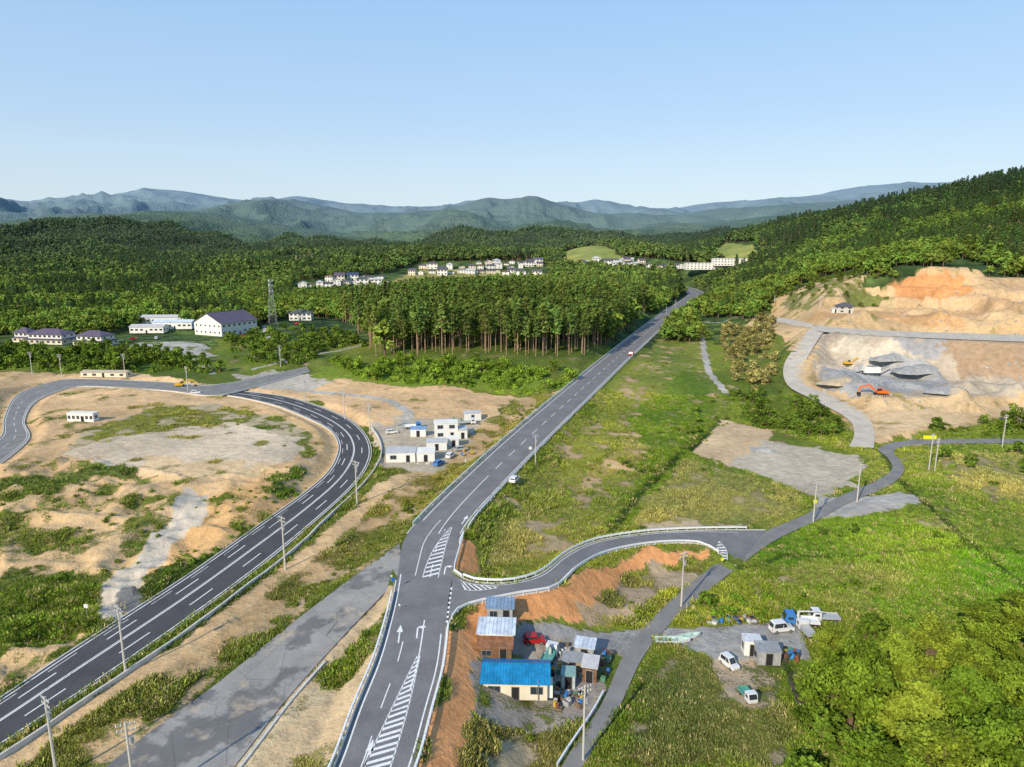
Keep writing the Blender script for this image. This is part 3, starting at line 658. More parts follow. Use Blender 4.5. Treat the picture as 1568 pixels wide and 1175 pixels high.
for (u,v,L,Wd,h,rz,roof,st,nm) in [(613,708,8.4,5,2.8,3,LGR,1,'site_office'),(651,707,5.2,4.5,2.6,5,WWALL,1,'site_office'),(668,690,6.2,3.4,2.6,6,LGR,1,'site_office'),(682,672,7.5,4.5,5.2,8,WWALL,2,'two_storey_site_office'),(640,669,5,2.6,2.5,3,M('prefab_blue_roof',(.2,.33,.55)),1,'site_office'),(707,672,3,5,2.8,8,LGR,1,'storage_container'),(694,684,3.2,2.6,2.5,6,WWALL,1,'storage_container'),(723,644,6,3,2.6,10,LGR,1,'site_office')]:
    bld(nm,u,v,D2(rz),house(L,Wd,h,.3,GW,roof,.15,roofkind='shed' if st==1 else 'flat',storeys=st),z=4.3,back=Wd/2)
bld('white_shed',124,646,D2(-4),house(9.5,3,3.0,.2,WWALL,WWALL,.1,roofkind='flat',win=6),back=1.5)
bld('warehouse',160,578,D2(-3),house(22,5,2.2,.6,CREAM,M('tan_roof',(.45,.4,.3)),.2,win=5),back=2)
def bigjh(name,u,v,rz,L,Wd):
    p=house(L,Wd,6.0,2.6,WWALL,PURR,.9,storeys=2,roofkind='hip',win=int(L/3))
    q=house(L*1.15,Wd*1.35,3.0,1.2,CREAM,PURR,.7,storeys=1,roofkind='hip',win=int(L/3))
    for k,x in q.items(): p['lower_'+k]=x
    return bld(name,u,v,D2(rz),p,r=22,back=Wd*.5)
bigjh('two_storey_house',72,527,-8,22,11); bigjh('two_storey_house',140,530,-12,17,10); bigjh('farmhouse',35,524,-8,9,7)
p=house(30,25,8.5,6.0,WWALL,PURR,.8,roofkind='gable',win=7,storeys=2)
bld('sports_hall',338,513,D2(64),p,r=24,back=10)
bld('long_workshop',225,512,D2(3),house(22,9,4.2,1.2,WWALL,LGR,.4,win=7),r=16,back=4)
bld('long_workshop',262,506,D2(3),house(26,9,4.6,1.2,WWALL,LBLR,.4,win=8),r=16,back=6)
bld('long_workshop',240,498,D2(3),house(36,9,5,1.2,GW,LGR,.4,win=9),r=18,back=8)
bld('two_storey_house',462,490,D2(4),house(16,9,5.6,2,WWALL,GREYR,.7,storeys=2,roofkind='hip'),r=18)
bld('farmhouse',450,482,D2(-4),house(10,8,5.0,2,WWALL,BRNR,.7,storeys=2,roofkind='hip'),r=14)
bld('hillside_house',1292,479,D2(-8),house(9,6.5,4.2,2.2,M('light_wall',(.5,.5,.48)),GREYR,.9,storeys=2,roofkind='hip'),r=12)
bld('lean_to_shed',1278,479,D2(-8),house(4,3,2.4,.5,WWALL,LGR,.2,win=1),r=5)
protos=[]
for i in range(9):
    L=random.uniform(8.5,12);Wd=random.uniform(7,9)
    wl=random.choice([WWALL,WWALL,CREAM,GW]); rf=[GREYR,PURR,GREYR,BRNR,LGR,GREYR,M('navy_roof',(.05,.07,.14)),LGR,PURR][i]
    protos.append(merge(house(L,Wd,5.6,1.9,wl,rf,.6,storeys=2,roofkind='hip' if i%2 else 'gable',win=3)).mesh('house_mesh'))
def row(u0,v0,u1,v1,nn):
    for i in range(nn):
        q=(i+.5)/nn; u=u0+(u1-u0)*q+random.uniform(-3,3);v=v0+(v1-v0)*q+random.uniform(-1.5,1.5)
        x,y=GT(u,v); o=bpy.data.objects.new('house',random.choice(protos)); link(o); o.location=(x,y,float(Zs(x,y))-.3); o.rotation_euler=(0,0,random.choice([0,1.57,.2,-.25,1.8])); k=random.uniform(.85,1.25); o.scale=(k*1.15,k,k*random.choice([.6,.8,1,1.15])); EXCL.append((x,y,11))
row(458,440,598,434,11);row(500,432,592,427,6);row(625,420,700,420,5);row(705,418,830,423,10);row(640,413,832,409,13);row(730,406,828,404,8);row(878,408,975,407,10);row(885,403,985,402,9);row(985,411,1050,410,4)
bld('school_building',1092,413,D2(0),merge(house(76,14,9,1,WWALL,LGR,.4,storeys=3,roofkind='flat',win=16)),r=45)
bld('school_building',1120,407,D2(0),merge(house(50,14,10,1,WWALL,GREYR,.4,storeys=3,roofkind='flat',win=12)),r=30)
t=MB(); H=31
def tw(h): return 2.2*(1-h/H)+.5
for a,b in ((-1,-1),(1,-1),(1,1),(-1,1)): t.beam((a*tw(0),b*tw(0),0),(a*tw(H),b*tw(H),H),.24,STEEL)
hh=0
while hh<H-2:
    h2=min(hh+3.4,H)
    for (a,b),(c,d) in (((-1,-1),(1,-1)),((1,-1),(1,1)),((1,1),(-1,1)),((-1,1),(-1,-1))):
        t.beam((a*tw(hh),b*tw(hh),hh),(c*tw(h2),d*tw(h2),h2),.1,STEEL);t.beam((c*tw(hh),d*tw(hh),hh),(a*tw(h2),b*tw(h2),h2),.1,STEEL);t.beam((a*tw(h2),b*tw(h2),h2),(c*tw(h2),d*tw(h2),h2),.12,STEEL)
    hh=h2
for h in (23,27,30): t.box((0,0,h),(2.8,2.8,.12),STEEL); [t.cyl((1.6*math.cos(k),1.6*math.sin(k),h+.2),(1.6*math.cos(k),1.6*math.sin(k),h+1.8),.18,.18,WWALL,6) for k in (0,2.1,4.2)]
t.beam((0,0,H),(0,0,H+3),.12,STEEL)
bld('lattice_radio_tower',418,497,.5,t,r=10)
# ------------------------------------------------ utility poles + wires
PC=M('concrete_pole',(.50,.47,.43),.8,.1)
t=MB(); t.cyl((0,0,-.5),(0,0,11),.19,.12,PC,8)
for h in (10.6,9.9): t.box((0,0,h),(2.0,.1,.1),STEEL); [t.cyl((x,0,h+.05),(x,0,h+.3),.06,.05,WWALL,6) for x in (-.9,-.45,.45,.9)]
t.cyl((.35,0,8.3),(.35,0,9.1),.25,.25,M('transformer',(.35,.36,.37)),8); t.box((.2,0,8.3),(.5,.1,.08),STEEL); t.box((0,0,9.3),(1.2,.08,.08),STEEL)
polem=t.mesh('utility_pole')
def pole(u,v,rz,z=None,s=1.):
    x,y=GT(u,v) if z is None else G(u,v,z); zg=float(Zs(x,y)); o=bpy.data.objects.new('utility_pole',polem); link(o); o.location=(x,y,zg); o.rotation_euler=(0,0,rz); o.scale=(s,s,s); return (x,y,zg,rz,s)
A1=[pole(u,v,-.6) for u,v in [(88,1195),(193,1033),(437,872),(547,773),(567,667),(528,643),(467,617),(288,600)]]
A2=[pole(u,v,.5) for u,v in [(893,1165),(1043,930),(1245,800),(1312,769)]]+[pole(1422,720,.5),pole(1534,685,.4)]
A3=[pole(u,v,.1) for u,v in [(50,574),(95,578),(192,577)]]
pole(1431,722,.5,s=.9);pole(209,1240,.4);pole(430,562,.3);pole(1330,560,.3,s=.6)
for u,v in [(1185,472),(1255,475),(1020,486),(1034,474),(820,712)]: pole(u,v,.3,s=.8)
WM=M('power_cable',(.03,.03,.03),.6,.1)
def wires(name,ps):
    b=MB()
    for p,q in zip(ps[:-1],ps[1:]):
        for off,h in ((-.9,10.9),(.9,10.9),(-.45,10.2),(0,8.8)):
            pa=Vector((p[0]+off*math.cos(p[3]),p[1]+off*math.sin(p[3]),p[2]+h*p[4]));pb=Vector((q[0]+off*math.cos(q[3]),q[1]+off*math.sin(q[3]),q[2]+h*q[4]))
            last=pa
            for k in range(1,9):
                s=k/8; c=pa.lerp(pb,s); c.z-=4*s*(1-s)*(pb-pa).length*.018; b.cyl(last,c,.016,.016,WM,3,False); last=c
    place(name,b,(0,0,0))
wires('power_line',A1);wires('power_line',A2);wires('power_line',A3)
# ------------------------------------------------ guardrails, kerbs
GRM=M('guardrail_white',(.80,.81,.82),.45,.1,1,.1)
def guardrail(c,name='guardrail',gap=2.5,h=.8):
    p,_=resample(c,gap); b=MB()
    for i in range(len(p)):
        x,y,z=p[i]; b.cyl((x,y,z-1.0),(x,y,z+h),.07,.07,GRM,5)
    t=np.gradient(p[:,:2],axis=0);t/=np.linalg.norm(t,axis=1)[:,None]; nn=np.stack([-t[:,1],t[:,0]],1)*.09
    for i in range(len(p)-1):
        a,c2=p[i],p[i+1];na,nb=nn[i],nn[i+1]; V=[]
        for q,m_ in ((a,na),(c2,nb)):
            for s,zz_ in ((1,h-.36),(2.0,h-.27),(1,h-.18),(2.0,h-.09),(1,h+.0),(-1,h+.0),(-1,h-.36)): V.append((q[0]+m_[0]*s,q[1]+m_[1]*s,q[2]+zz_))
        b.add(V,[(k,(k+1)%7,(k+1)%7+7,k+7) for k in range(7)],GRM)
    place(name,b,(0,0,0))
def off(c,d):
    c=np.array(c);t=np.gradient(c[:,:2],axis=0);t/=np.linalg.norm(t,axis=1)[:,None]+1e-9
    o=c.copy(); o[:,0]+=-t[:,1]*d;o[:,1]+=t[:,0]*d; return o
guardrail(off(MAIN['R'][0:21],-.4)); guardrail(off(MAIN['R'][37:75],-.4)); guardrail(off(MAIN['L'][0:26],.4)); guardrail(off(MAIN['L'][38:80],.4),gap=4)
guardrail(off(ACC['L'][3:43],.35)); guardrail(off(ACC['R'][2:41],-.35)); guardrail(np.vstack([MAIN['R'][34:37],ACC['L'][0:4]]))
guardrail(off(LOW['L'][4:12],.4),gap=3,h=.65)
def kerb(c,name='kerb',w=.25,h=.12):
    p,_=resample(c,1.5); t=np.gradient(p[:,:2],axis=0);t/=np.linalg.norm(t,axis=1)[:,None]; nn=np.stack([-t[:,1],t[:,0]],1)*w/2
    V=[];Fq=[]
    for i in range(len(p)):
        for s,zz_ in ((1,-.3),(1,h),(-1,h),(-1,-.3)): V.append((p[i][0]+nn[i][0]*s,p[i][1]+nn[i][1]*s,p[i][2]+zz_))
    for i in range(len(p)-1):
        for k in range(3): Fq+=[i*4+k,i*4+k+1,i*4+k+5,i*4+k+4]
    me=quickmesh(name,V,Fq,[4]*(len(Fq)//4),[CONC]); link(bpy.data.objects.new(name,me))
kerb(off(HWY['L'],.15));kerb(off(HWY['R'],-.15));kerb(off(MAIN['R'][37:],-.12));kerb(off(MAIN['L'][36:],.12));kerb(off(MAIN['L'][:28],.12));kerb(off(MAIN['R'][:21],-.12));kerb(off(ACC['L'],.12));kerb(off(ACC['R'],-.12));kerb(off(X2['L'],.12));kerb(off(X2['R'],-.12))
hb=off(HWY['R'][4:52],-3.2); hb[:,2]=Zs(hb[:,0],hb[:,1])+.05; kerb(hb,'concrete_wall',.3,.7)
hb=off(OLD['R'][0:14],-.8); hb[:,2]=Zs(hb[:,0],hb[:,1]); kerb(hb,'retaining_wall',.35,.3)
# ------------------------------------------------ vehicles
def wheel(b,x,y,r=.28,w=.2):
    b.cyl((x,y-w/2,r),(x,y+w/2,r),r,r,RUB,14); s=1 if y>0 else -1; b.cyl((x,y+s*w/2,r),(x,y+s*(w/2+.015),r),r*.55,r*.5,STEEL,10)
def paintm(n,c): return M('car_paint_'+n,c,.3,.06,1,.1,.5)
LAMP=M('lamp_lens',(.6,.6,.55),.2,.1);TAIL=M('tail_lens',(.4,.02,.02),.3,.1)
def car(u,v,rz,col,L=3.6,Wd=1.6,name='parked_car',h=1.5,z=None):
    b=MB();g=MB();w=MB()
    b.prism([(-L/2,.28),(L/2,.28),(L/2,.62),(L/2-.15,.8),(L*.27,.9),(-L/2+.1,.92),(-L/2,.7)],-Wd/2,Wd/2,col)
    tw_=Wd/2-.12; c=[(-L/2+.12,.92),(L*.27,.9),(L*.12,h-.06),(L*.05,h),(-L*.36,h),(-L/2+.25,h-.12)]
    b.prism(c,-tw_,tw_,col)
    for s in (-1,1):
        g.prism([(-L/2+.4,.95),(L*.19,.95),(L*.08,h-.12),(-L/2+.45,h-.14)][::-s],s*(tw_+.002),s*(tw_+.02),GLASS)
        b.box((-.1,s*(tw_+.02),1.2),(.08,.05,.5),col)
        g.box((L/2,s*(Wd/2-.25),.65),(.06,.3,.14),LAMP);g.box((-L/2,s*(Wd/2-.15),.75),(.06,.18,.25),TAIL); b.box((L*.2,s*(Wd/2+.06),.98),(.15,.16,.12),col)
        for x in (-L*.31,L*.31): wheel(w,x,s*(Wd/2-.08))
    g.add([(L*.27+.02,-tw_+.08,.94),(L*.27+.02,tw_-.08,.94),(L*.13+.02,tw_-.1,h-.1),(L*.13+.02,-tw_+.1,h-.1)],[(0,1,2,3)],GLASS)
    g.add([(-L/2+.11,-tw_+.08,.98),(-L/2+.11,tw_-.08,.98),(-L/2+.22,tw_-.1,h-.16),(-L/2+.22,-tw_+.1,h-.16)],[(3,2,1,0)],GLASS)
    x,y=GT(u,v) if z is None else G(u,v,z); zg=z if z is not None else float(Zs(x,y))
    return place(name,{'body':b,'windows':g,'wheels':w},(x,y,zg+.03),rz,.03)
def truck(u,v,rz,col,L=3.4,Wd=1.5,name='kei_truck',z=None,crane=False,bed=None):
    b=MB();g=MB();w=MB();bd=MB(); k=L/3.4; ch=1.75*(.75+.25*k); cl=1.25*k**.7
    b.prism([(L/2-cl,.4),(L/2,.4),(L/2,.95*ch/1.75),(L/2-.35,ch),(L/2-cl,ch)],-Wd/2,Wd/2,col); b.box((0,0,.42),(L*.96,Wd*.6,.2),DARK)
    g.add([(L/2+.01,-Wd/2+.1,1.0*ch/1.75),(L/2+.01,Wd/2-.1,1.0*ch/1.75),(L/2-.3,Wd/2-.15,ch-.1),(L/2-.3,-Wd/2+.15,ch-.1)],[(0,1,2,3)],GLASS)
    for s in (-1,1):
        g.box((L/2-cl*.55,s*(Wd/2+.01),1.25*ch/1.75),(cl*.5,.03,.4*ch/1.75),GLASS); g.box((L/2+.02,s*(Wd/2-.22),.65),(.05,.28,.16),LAMP); g.box((-L/2,s*(Wd/2-.15),.6),(.05,.2,.14),TAIL)
        for x in ((L*.33,-L*.3) if k<1.5 else (L*.33,-L*.22,-L*.36)): wheel(w,x,s*(Wd/2-.1),.26*(.6+.4*k),.18*k**.5)
    x0=-L/2;x1=L/2-cl-.08; bm=bed or col; f=.62*(.7+.3*k)
    bd.box(((x0+x1)/2,0,f),(x1-x0,Wd,.08),bm)
    for s in (-1,1): bd.box(((x0+x1)/2,s*(Wd/2-.02),f+.2),(x1-x0,.05,.34),bm)
    bd.box((x0+.03,0,f+.2),(.05,Wd-.1,.34),bm); bd.box((x1-.03,0,f+.35),(.05,Wd-.1,.65),bm)
    if crane:
        OR=M('crane_paint',(.55,.57,.55),.4); bd.cyl((x1-.5,0,f),(x1-.5,0,f+1.7),.28,.22,OR,8); bd.beam((x1-.5,0,f+1.7),(x0+.3,0,f+1.9),.3,OR); bd.beam((x0+1.5,0,f+1.85),(x0-.6,0,f+1.95),.2,OR)
        for s in (-1,1): bd.box((x1-.5,s*(Wd/2+.05),.5),(.25,.2,.8),STEEL)
    x,y=GT(u,v) if z is None else G(u,v,z); zg=z if z is not None else float(Zs(x,y))
    return place(name,{'cab':b,'windows':g,'wheels':w,'cargo_bed':bd},(x,y,zg+.03),rz,.025)
WP=paintm('white',(.72,.72,.72));RP=paintm('red',(.42,.02,.02));BP=paintm('blue',(.05,.2,.5));GP_=paintm('green',(.1,.35,.28));SP=paintm('silver',(.4,.42,.44))
car(818,984,D2(4),RP,3.6); truck(842,1008,D2(70),WP,4.6,1.9,'crane_truck',crane=True,bed=M('bed_teal',(.12,.35,.33)))
car(1116,1020,D2(-65),WP,3.4,1.48,h=1.75); truck(1144,1070,D2(-80),WP,3.4,1.48,bed=GP_)
truck(1226,956,D2(170),BP,6.0,2.2,'crane_truck',crane=True,bed=WP); truck(1234,970,D2(95),WP,4.4,1.8,'flatbed_truck',bed=SP); truck(1262,950,D2(175),WP,5.0,2.0,'flatbed_truck',bed=SP); car(1196,966,D2(10),WP,4.2,1.65,'parked_van',h=1.9)
dirr=math.atan2(*(np.array(G(1002,515,mz))-np.array(G(930,575,mz)))[::-1])
truck(967,544,dirr+math.pi,RP,5.5,2.1,'red_truck',z=mz+.04,bed=RP); car(788,737,dirr,WP,4.3,1.7,'car',z=mz+.04); car(1018,503,dirr,SP,4.2,1.7,'car',z=mz+.04)
for u,v,r,c in [(600,664,.3,WP),(655,700,.2,SP),(690,700,1.2,WP),(672,712,1.1,BP),(706,690,.4,SP),(300,603,.2,WP)]: car(u,v,r,c,4.0,1.65)
truck(715,650,.3,WP,6,2.2,'dump_truck',bed=SP); truck(632,656,0.2,BP,6,2.2,'dump_truck',bed=WP)
for u,v in [(130,524),(205,520),(240,519),(375,516),(455,497)]: car(u,v,random.uniform(0,3),random.choice([WP,SP,RP]),4.2,1.7)
def excavator(u,v,rz,col,s=1.,name='excavator'):
    tr=MB();bd=MB();ar=MB();g=MB()
    for q in (-1,1):
        tr.prism([(-1.9,.25),(-1.6,0),(1.6,0),(1.9,.25),(1.9,.6),(1.6,.85),(-1.6,.85),(-1.9,.6)],q*1.1-.25,q*1.1+.25,DARK)
        for x in (-1.5,-.75,0,.75,1.5): tr.cyl((x,q*1.38,.35),(x,q*1.4,.35),.25,.25,STEEL,8)
    tr.box((0,0,.7),(1.6,1.8,.4),DARK)
    bd.prism([(-2.2,1.0),(1.5,1.0),(1.5,1.35),(.3,2.0),(-2.0,2.0),(-2.3,1.6)],-1.25,1.25,col)
    bd.box((.7,.8,2.0),(1.5,.85,1.7),col,top=(.8,.9)); g.box((.78,.8,2.25),(1.5,.88,.9),GLASS,top=(.85,.92))
    ar.prism([(1.1,1.4),(1.5,1.3),(4.0,3.3),(6.7,2.75),(6.8,3.15),(3.9,3.95),(3.4,3.7)],-.32,.02,col)
    ar.prism([(6.3,3.5),(6.9,3.2),(7.6,.9),(7.2,.8)],-.28,-.02,col)
    ar.prism([(6.9,1.0),(7.7,1.0),(7.6,.1),(6.7,.0),(6.5,.5)],-.65,.35,DARK)
    ar.cyl((1.9,-.15,1.5),(3.3,-.15,2.9),.09,.06,STEEL,6); ar.cyl((4.0,-.15,4.1),(6.2,-.15,3.6),.09,.06,STEEL,6)
    x,y=GT(u,v); return place(name,{'tracks':tr,'house':bd,'boom_and_bucket':ar,'cab_glass':g},(x,y,float(Zs(x,y))),rz,.03,s)
OE=M('excavator_orange',(.70,.14,.02),.4,.15);YE=M('excavator_yellow',(.62,.38,.03),.4,.15)
excavator(1348,606,3.0,OE,1.15); excavator(1298,560,.1,YE,.95); excavator(276,593,.2,YE,.9)
t=MB(); t.box((0,0,2.6),(7,3.2,2.6),WWALL); [t.box((x,y,.65),(.4,.4,1.3),DARK) for x in (-3,3) for y in (-1.3,1.3)]; t.beam((3,0,2),(8,0,4.5),.7,STEEL); t.beam((-3,0,2),(-7,0,.8),.6,DARK); t.box((0,0,4.0),(2.6,2.6,.6),STEEL,top=(1.3,1.2))
x,y,z_=at(1333,575); place('rock_crusher',t,(x,y,z_+.1),-.05)
def boat(u,v,rz,L,col,inn,name='rowing_boat',z=.4):
    b=MB(); V=[];n=10
    for i in range(n):
        q=i/(n-1); x=-L/2+L*q; w=L*.15*(1-max(0,(q-.45)/.55)**2.2)*(.85+.15*min(1,q*4)); hh_=.62+.3*q*q; kz=.0 if q<.75 else (q-.75)*1.6
        V+=[(x,-w,hh_),(x,-w*.75,.18+kz*.6),(x,0,kz*.8),(x,w*.75,.18+kz*.6),(x,w,hh_),(x,w*.86,hh_),(x,w*.8,.34+kz*.7),(x,-w*.8,.34+kz*.7),(x,-w*.86,hh_)]
    fo_=[];fi=[]
    for i in range(n-1):
        for k in range(9):
            f=(i*9+k,i*9+(k+1)%9,(i+1)*9+(k+1)%9,(i+1)*9+k); (fi if k in (5,6,7) else fo_).append(f)
    b.add(V,fo_+[tuple(range(9))],col); b.add(V,fi,inn)
    for q in (-.25,.1): b.box((L*q,0,.52),(.25,L*.25,.05),inn)
    place(name,b,(*G(u,v,z),z+.02),rz)
boat(850,962,D2(4),5.6,M('boat_blue',(.05,.40,.68),.4),M('boat_cyan',(.2,.5,.65),.5)); boat(1030,984,D2(-3),5.8,M('boat_white',(.7,.72,.72),.4),M('boat_inner',(.4,.55,.5),.5)); boat(1055,978,D2(15),4.2,M('boat_white',(.7,.7,.7)),M('boat_inner',(.4,.5,.5)))
cl=[M('crate_blue',(.05,.2,.5)),M('crate_yellow',(.55,.4,.05)),M('crate_grey',(.35,.35,.35)),M('crate_white',(.6,.6,.6)),M('crate_rust',(.25,.1,.05)),M('crate_green',(.1,.25,.15)),M('crate_brown',(.18,.13,.09)),M('crate_dark',(.07,.07,.07))]
def crate(u,v,z=.35):
    b=MB();c=random.choice(cl);s=random.uniform(.5,1.2);h=random.uniform(.3,.9)
    k=random.random()
    if k<.6:
        b.box((0,0,.03),(s,s*.7,.06),c)
        for sx in (-1,1): b.box((sx*(s/2-.03),0,h/2),(.06,s*.7,h),c)
        for sy in (-1,1): b.box((0,sy*(s*.35-.03),h/2),(s-.13,.06,h),c)
        if k<.35: b.box((0,0,h+.03),(s+.05,s*.75,.06),random.choice(cl))
        nm='storage_crate'
    elif k<.85:
        b.cyl((0,0,0),(0,0,.88),.29,.29,c,12); b.cyl((0,0,.3),(0,0,.34),.31,.31,c,12);b.cyl((0,0,.58),(0,0,.62),.31,.31,c,12); nm='oil_drum'
    else:
        for i in range(3): b.cyl((0,0,i*.22),(0,0,i*.22+.2),.33,.33,RUB,12)
        nm='tyre_stack'
    place(nm,b,(*G(u,v,z),z),random.uniform(0,3))
for _ in range(28): crate(random.uniform(850,892),random.uniform(1058,1088))
for _ in range(14): crate(random.uniform(745,800),random.uniform(960,972))
for _ in range(14): crate(random.uniform(722,737),random.uniform(1010,1085))
for _ in range(32): crate(random.uniform(1082,1170),random.uniform(948,956))
for _ in range(12): crate(random.uniform(1196,1222),random.uniform(995,1012))
for _ in range(16): crate(random.uniform(640,730),random.uniform(640,712),4.3)
for _ in range(26): crate(random.uniform(835,890),random.uniform(985,1056))
for _ in range(12): crate(random.uniform(915,940),random.uniform(1000,1050))
def sign(u,v,col,w=.9,h=.6,hh_=3.2,rz=0,name='traffic_sign'):
    b=MB(); b.cyl((0,0,-.3),(0,0,hh_),.05,.05,STEEL,6); b.box((0,-.07,hh_-h/2),(w,.03,h),col); b.box((0,-.09,hh_-h/2),(w-.12,.015,h-.12),col)
    x,y=GT(u,v); place(name,b,(x,y,float(Zs(x,y))),rz)
YS=M('sign_yellow',(.75,.75,.02),.5,.05);BS=M('sign_blue',(.03,.12,.45),.5,.05)
sign(1421,690,YS,4.2,1.2,5,0,'billboard');sign(1246,792,YS,.9,.9,4.5);sign(603,905,BS,.6,.6,2.5,.3);sign(812,705,WP,.8,.8,4);sign(1105,868,YS,.6,.6,2);sign(135,950,WP,.7,.7,3)
for u,v in [(600,890),(612,935),(640,715)]: sign(u,v,WP,.3,.3,1.2,0,'delineator_post')
# ------------------------------------------------ vegetation
def leafmat(name,inst,colA=None,colB=None):
    m,nt=newmat(name); sh=nd(nt,'ShaderNodeAttribute',attribute_name='shade').outputs['Fac']
    if inst: c=nd(nt,'ShaderNodeAttribute',attribute_type='INSTANCER',attribute_name='tint').outputs['Color']
    else: c=mixc(nt,nd(nt,'ShaderNodeObjectInfo').outputs['Random'],colA,colB)
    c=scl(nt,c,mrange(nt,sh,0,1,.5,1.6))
    d=nd(nt,'ShaderNodeBsdfDiffuse');o=nd(nt,'ShaderNodeOutputMaterial'); nt.links.new(c,d.inputs[0])
    if inst: nt.links.new(d.outputs[0],o.inputs[0]); return m
    t=nd(nt,'ShaderNodeBsdfTranslucent');mx=nd(nt,'ShaderNodeMixShader');mx.inputs[0].default_value=.2
    nt.links.new(c,t.inputs[0]);nt.links.new(d.outputs[0],mx.inputs[1]);nt.links.new(t.outputs[0],mx.inputs[2]);nt.links.new(mx.outputs[0],o.inputs[0])
    return m
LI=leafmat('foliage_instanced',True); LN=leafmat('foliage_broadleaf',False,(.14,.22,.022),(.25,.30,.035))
BARK=M('bark',(.18,.12,.08),.9,.3,2); PBARK=M('pine_bark',(.36,.24,.16),.9,.3,1)
def leaves(cen,nrm,size,shade,asp=.7):
    n=len(cen); nrm=nrm/np.linalg.norm(nrm,axis=1)[:,None]
    r=rng.normal(size=(n,3)); u=np.cross(nrm,r);u/=np.linalg.norm(u,axis=1)[:,None];w=np.cross(nrm,u)
    s=(size*rng.uniform(.6,1.3,n))[:,None]
    V=np.stack([cen-u*s,cen-w*s*asp+nrm*s*.15,cen+u*s,cen+w*s*asp+nrm*s*.15],1).reshape(-1,3)
    return V,np.repeat(shade,4)
def treemesh(name,LV,LS,tb,lm,bm):
    nl=len(LV); Fq=np.arange(nl); tot=[4]*(nl//4); mi=[0]*(nl//4)
    tv=np.array(tb.v) if tb.v else np.zeros((0,3)); V=np.vstack([LV,tv]) if len(tv) else LV
    flat=list(Fq)
    for f in tb.f: flat+= [i+nl for i in f]; tot.append(len(f)); mi.append(1)
    me=quickmesh(name,V,flat,tot,[lm,bm],mi)
    a=me.attributes.new('shade','FLOAT','POINT'); a.data.foreach_set('value',np.concatenate([LS,np.full(len(tv),.5)]).astype(np.float32)); return me
def broad(name,h,R,nl,size,lobes,lm,lr0=.32,lr1=.5,wild=0.):
    tb=MB(); th=h*.4; tb.cyl((0,0,-.5),(.1,.1,th),R*.06+.06,R*.045+.03,BARK,6,False)
    Vs=[];Ss=[]
    for k in range(lobes):
        a=k*2.4+random.uniform(-.5,.5); q=(k+.5)/lobes; rr=R*.66*math.sqrt(1-(q*.95)**2)*random.uniform(.7-wild*.5,1.15+wild*.35); zc=h*(.34+.54*q+random.uniform(-.08,.1)*wild*2)
        c=np.array([rr*math.cos(a),rr*math.sin(a),zc]); lr=R*random.uniform(lr0,lr1)
        tb.cyl((.1,.1,th*random.uniform(.7,1)),tuple(c),R*.025+.02,.02,BARK,4,False)
        n=nl//lobes; d=rng.normal(size=(n,3)); d/=np.linalg.norm(d,axis=1)[:,None]
        rad=lr*rng.uniform(.25,1.15,n)**.6*(1+wild*.5*np.sin(d[:,0]*6+k)*np.cos(d[:,1]*5+k*2)); cen=c+d*rad[:,None]*np.array([1,1,.62])
        nrm=d*.8+rng.normal(size=(n,3))*.6+np.array([0,0,.4])
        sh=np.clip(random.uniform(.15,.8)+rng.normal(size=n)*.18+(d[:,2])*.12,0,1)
        v,s=leaves(cen,nrm,size,sh); Vs.append(v);Ss.append(s)
    return treemesh(name,np.vstack(Vs),np.concatenate(Ss),tb,lm,BARK)
def conifer(name,h,R,cs,nl,size,lm,pine=True):
    tb=MB(); lx,ly=random.uniform(-.4,.4),random.uniform(-.4,.4)
    tb.cyl((0,0,-1),(lx*.5,ly*.5,h*.5),.24,.17,PBARK,6,False);tb.cyl((lx*.5,ly*.5,h*.5),(lx,ly,h*.97),.17,.03,PBARK,5,False)
    k=14 if not pine else 11; Vs=[];Ss=[]
    for i in range(k):
        q=i/(k-1); zc=h*(cs+(1-cs)*q*.97); rr=R*((1-q)**.75 if not pine else math.sqrt(max(0,1-(q*1.6-.6)**2))*.9)+.3
        nb=5 if q<.85 else 2
        for b_ in range(nb):
            a=random.uniform(0,6.28); L=rr*random.uniform(.55,1.1); n=max(3,nl//(k*nb))
            t_=rng.uniform(.15,1,n)**.7
            cen=np.stack([lx*zc/h+np.cos(a)*L*t_,ly*zc/h+np.sin(a)*L*t_,zc-(.25*L*t_ if not pine else -.1*L*t_)],1)+rng.normal(size=(n,3))*np.array([.4,.4,.28])*R*.32
            tb.cyl((lx*zc/h,ly*zc/h,zc),(lx*zc/h+math.cos(a)*L*.8,ly*zc/h+math.sin(a)*L*.8,zc),.05,.02,PBARK,3,False)
            nrm=rng.normal(size=(n,3))*.6+np.array([math.cos(a)*.6,math.sin(a)*.6,.8])
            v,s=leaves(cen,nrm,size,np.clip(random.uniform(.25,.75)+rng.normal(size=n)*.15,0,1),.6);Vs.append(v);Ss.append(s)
    return treemesh(name,np.vstack(Vs),np.concatenate(Ss),tb,lm,PBARK)
def bush(name,R,h,nl,size,lm):
    d=rng.normal(size=(nl,3));d/=np.linalg.norm(d,axis=1)[:,None]; d[:,2]=np.abs(d[:,2])
    rad=rng.uniform(.4,1.1,nl)*(1+.35*np.sin(d[:,0]*5+random.random()*6)*np.cos(d[:,1]*4))
    cen=d*rad[:,None]*np.array([R,R,h]); nrm=d+rng.normal(size=(nl,3))*.6+np.array([0,0,.4])
    v,s=leaves(cen,nrm,size,np.clip(.5+rng.normal(size=nl)*.2,0,1)); tb=MB(); tb.cyl((0,0,-.2),(0,0,h*.5),.05,.03,BARK,4,False)
    return treemesh(name,v,s,tb,lm,BARK)
